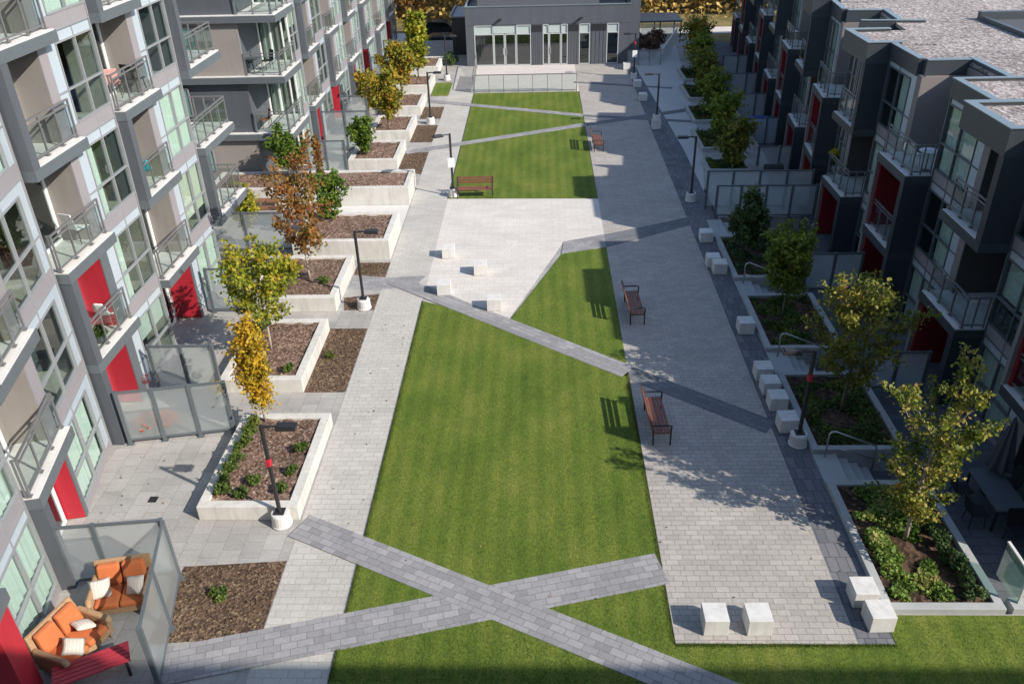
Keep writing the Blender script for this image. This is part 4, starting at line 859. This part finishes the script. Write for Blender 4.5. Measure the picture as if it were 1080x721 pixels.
for i, (x, y, r) in enumerate(((7.6,68.6,.9), (8.9,69.6,1.0), (8.3,71.4,1.0), (9.7,72.6,.9))):
    shrub('purple-brown shrub behind the dark balustrade beside the clubhouse', (x,y,0), r, 1.6, shb, 400+i, 700, .12, 'purple-brown shrubs by the clubhouse')
shrub('dark evergreen shrub beside the service shed', (-6.9,68.3,0), .7, .9, L_dg, 410, 500, .1)
# pergola-like canopy and parked cars in the distance
pg = thing('bike_shelter', 'dark metal shelter with glass sides right of the clubhouse', 'shelter', (10, 79, -1), None, True)
bm = BM(); box(bm, 8.8, 12.6, 77, 81, 1.3, 1.45); obj('roof', bm, M_dkm, pg)
for x in (8.9, 10.7, 12.5):
    for y in (77.1, 80.9): bm = BM(); box(bm, x-.05, x+.05, y-.05, y+.05, -1.2, 1.3); obj('post', bm, M_black, pg)
bm = BM(); box(bm, 9, 12.4, 77.08, 77.12, -1, 1.2); obj('glass_panel', bm, M_frost, pg)
def car(label, x, y, rz, mat):
    t = thing('parked_car', label, 'car', group='parked cars beyond the courtyard')
    bm = BM(); prof = [(-2.2,.35), (2.2,.35), (2.25,.7), (1.9,.85), (1.1,.95), (.5,1.42), (-1.2,1.45), (-1.9,.98), (-2.25,.85)]
    a = [bm.verts.new((px_, -.88, pz)) for px_, pz in prof]; b = [bm.verts.new((px_, .88, pz)) for px_, pz in prof]; n = len(prof)
    bm.faces.new(a); bm.faces.new(b[::-1])
    for i in range(n): bm.faces.new((a[i], b[i], b[(i+1) % n], a[(i+1) % n]))
    obj('body', bm, mat, t, bevel=.05)
    bm = BM(); hexa(bm, [(.95,-.75,.98), (1.05,.75,.98), (1.05,.75,.99), (.95,-.75,.99), (.5,-.72,1.36), (.5,.72,1.36), (.52,.72,1.4), (.5,-.72,1.4)])
    for s in (-.885, .885): box(bm, -1.5, .7, min(s, s*.99), max(s, s*.99), 1.0, 1.33)
    obj('window', bm, M_dglass, t)
    for wx in (-1.35, 1.4):
        for s in (-.8, .8): bm = BM(); tube(bm, [(wx, s-.1, .33), (wx, s+.1, .33)], .33, 14); obj('wheel', bm, M_black, t)
    put(t, (x, y, -1.18), rz, label)
cpnt = noisy('black car paint', (.02,.022,.026), .2, .05, 2); cp2 = noisy('navy car paint', (.03,.05,.09), .2, .05, 2)
car('black car parked left of the service shed, nearer one', -8.4, 79.5, .1, cpnt); car('black car parked on the road left of the service shed', -9.5, 86.5, 0, cpnt)
car('dark blue car at the end of the side walkway', 15.0, 82, 1.4, cp2)
# ------------------------------------------------------------------ sofas and cushions
def sofa(label, loc, rz, w=1.55):
    t = thing('garden_sofa', label, 'sofa', group='orange wicker sofas')   # faces -Y, width along X
    bm = BM(); box(bm, -w/2, w/2, -.40, .40, .13, .30); box(bm, -w/2, -w/2+.12, -.42, .38, .3, .56); box(bm, w/2-.12, w/2, -.42, .38, .3, .56)
    tube(bm, [(-w/2+.06,-.46,.5), (-w/2+.06,-.4,.60), (-w/2+.06,.38,.62)], .075, 8); tube(bm, [(w/2-.06,-.46,.5), (w/2-.06,-.4,.60), (w/2-.06,.38,.62)], .075, 8)
    hexa(bm, [(-w/2,.34,.3), (w/2,.34,.3), (w/2,.44,.3), (-w/2,.44,.3), (-w/2+.06,.50,.95), (w/2-.06,.50,.95), (w/2-.06,.57,.95), (-w/2+.06,.57,.95)])
    obj('frame', bm, M_wicker, t, bevel=.02)
    for s in (-1, 1):
        x0, x1 = (-w/2+.13, -.01) if s < 0 else (.01, w/2-.13)
        bm = BM(); box(bm, x0, x1, -.44, .30, .305, .46); obj('seat_cushion', bm, M_orange, t, bevel=.05)
        bm = BM(); hexa(bm, [(x0,.16,.47), (x1,.16,.47), (x1,.32,.47), (x0,.32,.47), (x0+.02,.29,.96), (x1-.02,.29,.96), (x1-.02,.45,.96), (x0+.02,.45,.96)]); obj('back_cushion', bm, M_orange, t, bevel=.05)
    for x in (-w/2+.08, w/2-.08):
        for y in (-.36, .36): bm = BM(); tube(bm, [(x,y,0), (x,y,.14)], .03, 6); obj('leg', bm, M_wicker, t)
    put(t, loc, rz, label); return t
def stripe_mat():
    m, n, b = newmat('striped cushion cloth'); w = n.nodes.new('ShaderNodeTexWave'); w.inputs['Scale'].default_value = 4.2; tc = n.nodes.new('ShaderNodeTexCoord'); n.links.new(tc.outputs['Object'], w.inputs['Vector'])
    r = ramp(n, [(.0, (.58,.54,.48)), (.5, (.60,.56,.50)), (.68, (.30,.17,.10)), (.85, (.58,.53,.45))]); n.links.new(w.outputs['Fac'], r.inputs[0]); n.links.new(r.outputs[0], b.inputs['Base Color']); b.inputs['Roughness'].default_value = .9; return m
M_str = stripe_mat()
def cushion(label, loc, rot):
    bm = BM(); n = 8; g = {}
    for s in (1, -1):
        for i in range(n+1):
            for j in range(n+1):
                x, y = i/n*2-1, j/n*2-1; e = (i in (0, n) or j in (0, n))
                if e and s < 0: g[(s,i,j)] = g[(1,i,j)]; continue
                pin = 1-.08*(1-abs(x*y)); g[(s,i,j)] = bm.verts.new((x*.23*pin, y*.23*pin, s*.085*((1-x*x)*(1-y*y))**.45))
        for i in range(n):
            for j in range(n):
                try: bm.faces.new((g[(s,i,j)], g[(s,i+1,j)], g[(s,i+1,j+1)], g[(s,i,j+1)]))
                except ValueError: pass
    o = obj('cushion', bm, M_str, smooth=True); o.location = loc; o.rotation_euler = rot; tag(o, label, 'cushion', 'striped cushions on the sofas')
sofa('orange cushioned wicker sofa against the window, nearer the camera', (-10.15,12.0,.01), R(72), 1.34)
sofa('orange cushioned wicker sofa in front of the north frosted screen', (-9.68,13.4,.01), R(12), 1.34)
cushion('striped cushion on the near sofa, farther from the camera', (-10.02,12.28,.60), (R(-10),R(28),R(50)))
cushion('striped cushion on the near sofa, closest to the camera', (-9.97,11.72,.58), (R(8),R(28),R(25)))
cushion('striped cushion on the left side of the far sofa', (-10.08,13.25,.64), (R(48),R(5),R(25)))
cushion('striped cushion on the right side of the far sofa, partly behind glass', (-9.33,13.38,.62), (R(48),R(-10),R(-5)))
t = thing('patio_bench', 'red slatted garden bench cut by the lower left corner', 'bench', (-9.5, 11.3, 0), None)
bm = BM()
for i in range(5): box(bm, -.75, .75, -.28+i*.115, -.18+i*.115, .44, .48)
obj('seat', bm, noisy('crimson painted slats', (.38,.03,.05), .5, .15, 5), t, bevel=.008); 
for x in (-.65,.65):
    for y in (-.22,.22): bm = BM(); box(bm, x-.03, x+.03, y-.03, y+.03, 0, .44); obj('leg', bm, M_black, t)
t.rotation_euler = (0,0,R(28)); t.location = (-9.45,11.35,.01)
# timber bench pair on the wing terrace
for x, y, l in ((-13.6,38.0,'brown timber deck bench in front of the long planter, farther one'), (-13.2,37.0,'brown timber deck bench in front of the long planter, nearer one')):
    t = thing('timber_bench', l, 'bench', (x,y,0), 'timber benches by the long planter'); bm = BM()
    for i in range(4): box(bm, -1.1, 1.1, -.25+i*.13, -.14+i*.13, .42, .47)
    obj('seat', bm, M_woodg, t); bm = BM(); box(bm, -1.0, -.85, -.2, .22, 0, .42); obj('leg', bm, M_conc, t); bm = BM(); box(bm, .85, 1.0, -.2, .22, 0, .42); obj('leg', bm, M_conc, t)
# drain cover
bm = BM(); box(bm, -.11, .11, -.11, .11, -.01, .012)
for i in range(4): box(bm, -.09, .09, -.08+i*.045, -.06+i*.045, .012, .018)
o = obj('drain_cover', bm, M_black); o.location = (-10.5,17.0,.006); tag(o, 'small dark square drain cover in the near patio paving', 'drain')
# flower pots behind the near screen
L_fo = leafmat('orange flower petals', [(0, (.08,.14,.02)), (.18, (.10,.16,.02)), (.25, (.75,.13,.03)), (1, (.85,.28,.05))])
L_fy = leafmat('yellow flower petals', [(0, (.06,.12,.02)), (.2, (.12,.18,.02)), (.3, (.65,.42,.03)), (1, (.8,.6,.08))])
L_fr = leafmat('red leaves in pot', [(0, (.10,.02,.02)), (.6, (.30,.03,.03)), (1, (.5,.08,.05))])
def pot(label, loc, r, h, leafm, seed, fr=.3, fh=.4, pm=None, n=350):
    t = thing('flower_pot', label, 'potted plant', loc, 'potted plants'); bm = BM(); lathe(bm, [(r*.7,0), (r,h), (r*1.06,h), (r*1.06,h+.03), (r*.9,h+.03)], n=16); obj('pot', bm, pm or M_dkm, t)
    rng = random.Random(seed); bm = BM(); pts = []
    for _ in range(n): v = Vector((rng.gauss(0,1), rng.gauss(0,1), abs(rng.gauss(0,1)))).normalized()*rng.uniform(.4,1); pts.append(Vector((v.x*fr, v.y*fr, h+.03+v.z*fh)))
    leafcloud(bm, pts, .05, rng); obj('foliage', bm, leafm, t, normals=False)
pot('pot of orange flowers behind the near frosted screen, left one', (-11.7,19.85,.0), .2, .4, L_fo, 1, .38)
pot('pot of orange flowers behind the near frosted screen, middle one', (-11.1,19.98,.0), .2, .4, L_fo, 2, .36)
pot('pot of yellow flowers behind the near frosted screen, right one', (-10.2,21.6,.0), .2, .35, L_fy, 3, .3)
pot('dark red leafy pot plant against the near red patio wall', (-12.9,22.0,.0), .22, .4, L_fr, 4, .4, .5, noisy('terracotta', (.5,.28,.16), .9, .1, 3))
pot('black tub with green plant by the sapling screen', (-11.6,32.0,.0), .3, .45, L_sh, 5, .35, .35, M_black)
pot('yellow flower tub on a dim east balcony', (13.4,37.0,2.16), .2, .4, leafmat('bright yellow blooms', [(0, (.35,.30,.02)), (1, (.6,.5,.03))]), 6, .35, .3, M_black)
pot('green plant in pot on the balcony below the white shell chairs', (-12.75,20.6,2.83), .15, .25, L_sh, 7, .25, .3)
pot('small leafy plant on the corner balcony', (-13.2,31.2,2.83), .14, .3, L_sh, 8, .22, .5, M_black)
pot('potted plant on the pale balcony of the east block', (13.5,34.9,5.0), .14, .22, L_sh, 9, .2, .3)
# ------------------------------------------------------------------ chairs
def chair(label, loc, rz, m, shell=True, group='balcony chairs'):
    t = thing('garden_chair', label, 'chair', group=group)
    if shell:
        bm = BM(); rows = []
        for s, (y, z) in enumerate(((-.24,.43), (-.1,.41), (.08,.40), (.20,.45), (.26,.60), (.30,.80), (.31,.88))):
            wd = (.22,.24,.24,.24,.24,.21,.13)[s]; rows.append([bm.verts.new((wd*u, y, z+(.05 if abs(u) == 1 and s < 4 else 0)-(.04 if 3 < s and abs(u) == 1 else 0)*0)) for u in (-1,-.5,0,.5,1)])
        for a, b in zip(rows, rows[1:]):
            for i in range(4): bm.faces.new((a[i], a[i+1], b[i+1], b[i]))
        o = obj('seat', bm, m, t, smooth=True); s_ = o.modifiers.new('solid', 'SOLIDIFY'); s_.thickness = .02
        lm = M_trunkp
    else:
        bm = BM(); box(bm, -.23, .23, -.23, .22, .42, .45); obj('seat', bm, m, t, bevel=.01)
        bm = BM(); hexa(bm, [(-.23,.20,.47), (.23,.20,.47), (.23,.23,.47), (-.23,.23,.47), (-.22,.30,.92), (.22,.30,.92), (.22,.33,.92), (-.22,.33,.92)]); obj('backrest', bm, m, t, bevel=.01); lm = M_black
    for x in (-.2,.2):
        for y in (-.2,.2): bm = BM(); tube(bm, [(x*.8,y*.8,.42), (x,y,0)], .014, 5); obj('leg', bm, lm, t)
    put(t, loc, rz, label)
chair('white shell chair on the red balcony, left one', (-13.35,20.9,2.84), R(200), M_white)
chair('white shell chair on the red balcony, right one', (-12.9,21.6,2.84), R(170), M_white)
pk = noisy('pale pink fabric', (.72,.36,.33), .9, .08, 3)
chair('pale pink chair on the upper balcony beside red cushions', (-13.3,26.3,8.44), R(200), pk, False)
chair('black chair with red seat at the back of the upper balcony', (-12.85,26.9,8.44), R(160), M_black, False)
cy = noisy('cyan plastic', (.03,.36,.48), .5, .05, 3)
chair('bright cyan shell chair on the mid-height balcony', (-12.95,26.2,5.64), R(200), cy)
chair('dark metal chair on the wrap-around corner balcony', (-14.3,42.2,5.63), R(20), M_black, False); chair('second dark chair on the wrap-around corner balcony', (-13.4,42.4,5.63), R(-50), M_black, False)
chair('brown folding chair on the lower wrap-around balcony, left one', (-14.6,41.9,2.83), R(60), M_woodg, False); chair('brown folding chair on the lower wrap-around balcony, right one', (-13.9,42.0,2.83), R(-60), M_woodg, False)
chair('white wire chair on the open east balcony', (13.0,28.6,4.97), R(120), M_white)
chair('white folding chair on the cluttered west balcony', (-12.95,21.5,5.64), R(160), M_white, False)
chair('black chair on the far east balcony', (14.6,50.5,4.97), R(100), M_white, False)
def table(label, loc, r, h, m, cat='table'):
    t = thing('round_table', label, cat, loc, 'small round tables'); bm = BM(); lathe(bm, [(r,h-.03), (r+.01,h-.015), (r,h)], n=24); obj('tabletop', bm, m, t)
    bm = BM(); tube(bm, [(0,0,.02), (0,0,h-.03)], .025, 8); lathe(bm, [(r*.5,0), (r*.5,.02), (.03,.03)], n=16); obj('leg', bm, M_rail, t)
table('round white wire table on the open east balcony', (13.3,28.1,4.97), .32, .72, M_white)
table('small white round table on the lowest corner balcony', (-12.75,30.6,2.84), .26, .5, M_white)
table('round table on the wrap-around corner balcony', (-13.9,41.7,5.63), .35, .7, M_dkm)
# dark dining set and closed umbrella on the near east patio
t = thing('patio_table', 'long dark dining table on the shaded near east patio', 'table', (12.0,17.2,-.61)); bm = BM(); box(bm, -.42, .42, -.85, .85, .70, .74); obj('tabletop', bm, M_dkm, t); 
for x in (-.36,.36):
    for y in (-.78,.78): bm = BM(); box(bm, x-.025, x+.025, y-.025, y+.025, 0, .7); obj('leg', bm, M_black, t)
for i, (x, y, r) in enumerate(((11.3,16.7,-90), (11.3,17.6,-90), (12.7,16.9,90), (12.0,15.95,180), (12.6,17.8,90))):
    chair(['dark chair on the court side of the long patio table, near end', 'dark chair on the court side of the long patio table, far end', 'dark chair on the window side of the long patio table', 'dark chair at the near head of the long patio table', 'dark chair at the window side, below the closed umbrella'][i], (x,y,-.61), R(r+180), M_black, False, 'dark patio chairs')
t = thing('patio_umbrella', 'closed charcoal patio umbrella beside the dark dining table', 'umbrella', (12.3,17.9,-.61)); bm = BM(); tube(bm, [(0,0,0), (0,0,2.55)], .025, 8); obj('pole', bm, M_black, t)
bm = BM(); rings = []
for z, r in ((2.5,.03), (2.3,.09), (1.9,.15), (1.4,.22), (.95,.30), (.9,.28)):
    rings.append([bm.verts.new((r*(1+.28*math.cos(7*a))*math.cos(a), r*(1+.28*math.cos(7*a))*math.sin(a), z)) for a in [i*2*math.pi/42 for i in range(42)]])
for a, b in zip(rings, rings[1:]):
    for i in range(42): bm.faces.new((a[i], a[(i+1) % 42], b[(i+1) % 42], b[i]))
obj('canopy', bm, noisy('charcoal umbrella cloth', (.07,.075,.095), .9, .1, 3), t, smooth=True)
bm = BM(); lathe(bm, [(.25,0), (.25,.06), (.05,.1)], n=16); obj('base', bm, M_black, t)
# covered furniture and grill on the east patios
def covered(name, label, loc, sx, sy, h, mat, seed, cat):
    bm = BM(); bmesh.ops.create_cube(bm, size=1); bmesh.ops.subdivide_edges(bm, edges=bm.edges, cuts=9, use_grid_fill=True)
    for v in bm.verts:
        c = v.co; zz = c.z+.5; f = 1+.14*(1-zz); nn = noise.noise(Vector((c.x*5+seed, c.y*5, c.z*4)))*.09
        v.co = Vector((c.x*sx*f+nn, c.y*sy*f+nn, zz*h-.12*h*(abs(c.x)*2)**3*zz+nn*.6*zz))
    o = obj(name, bm, mat, smooth=True); o.location = loc; tag(o, label, cat)
covered('tarpaulin_cover', 'crumpled bright blue tarpaulin over patio furniture', (13.4,50.9,-.6), 2.3, 1.5, .85, noisy('blue tarpaulin', (.012,.08,.30), .45, .2, 4), 3, 'tarpaulin')
covered('furniture_cover', 'black cover over furniture behind the double screens', (12.4,40.2,-.6), 1.6, 1.2, 1.0, M_black, 8, 'cover')
bb = thing('grill', 'black barbecue grill on the patio behind the double screens', 'grill', (12.1,41.9,-.6)); bm = BM(); box(bm, -.45, .45, -.28, .28, .15, .8); obj('body', bm, M_black, bb, bevel=.02)
bm = BM(); tube(bm, [(-.45,0,.85), (.45,0,.85)], .27, 16); obj('lid', bm, M_black, bb); bm = BM(); tube(bm, [(-.3,-.3,.9), (.3,-.3,.9)], .02, 6); obj('handle', bm, M_steel, bb)
# bicycle against the red wall
bi = thing('bicycle', 'black bicycle with red frame leaning by the red patio wall', 'bicycle')
for x in (-.5,.5):
    bm = BM(); pts = [(x+.32*math.cos(a), 0, .33+.32*math.sin(a)) for a in [i*2*math.pi/20 for i in range(21)]]; tube(bm, pts, .022, 6, cap=False)
    for i in range(6): a = i*math.pi/6; tube(bm, [(x-.3*math.cos(a),0,.33-.3*math.sin(a)), (x+.3*math.cos(a),0,.33+.3*math.sin(a))], .003, 3)
    obj('wheel', bm, M_black, bi)
bm = BM(); tube(bm, [(-.5,0,.33), (-.15,0,.72), (.38,0,.74), (-.02,0,.3), (-.15,0,.8)], .02, 6); tube(bm, [(-.5,0,.33), (-.02,0,.3)], .016, 6); tube(bm, [(.5,0,.33), (.36,0,.9)], .018, 6); obj('frame', bm, M_red, bi)
bm = BM(); tube(bm, [(.3,-.25,.95), (.36,0,.92), (.3,.25,.95)], .014, 6); obj('handlebar', bm, M_black, bi); bm = BM(); box(bm, -.28, -.04, -.07, .07, .82, .87); obj('saddle', bm, M_black, bi, bevel=.02)
put(bi, (-13.45,26.75,.01), R(60))
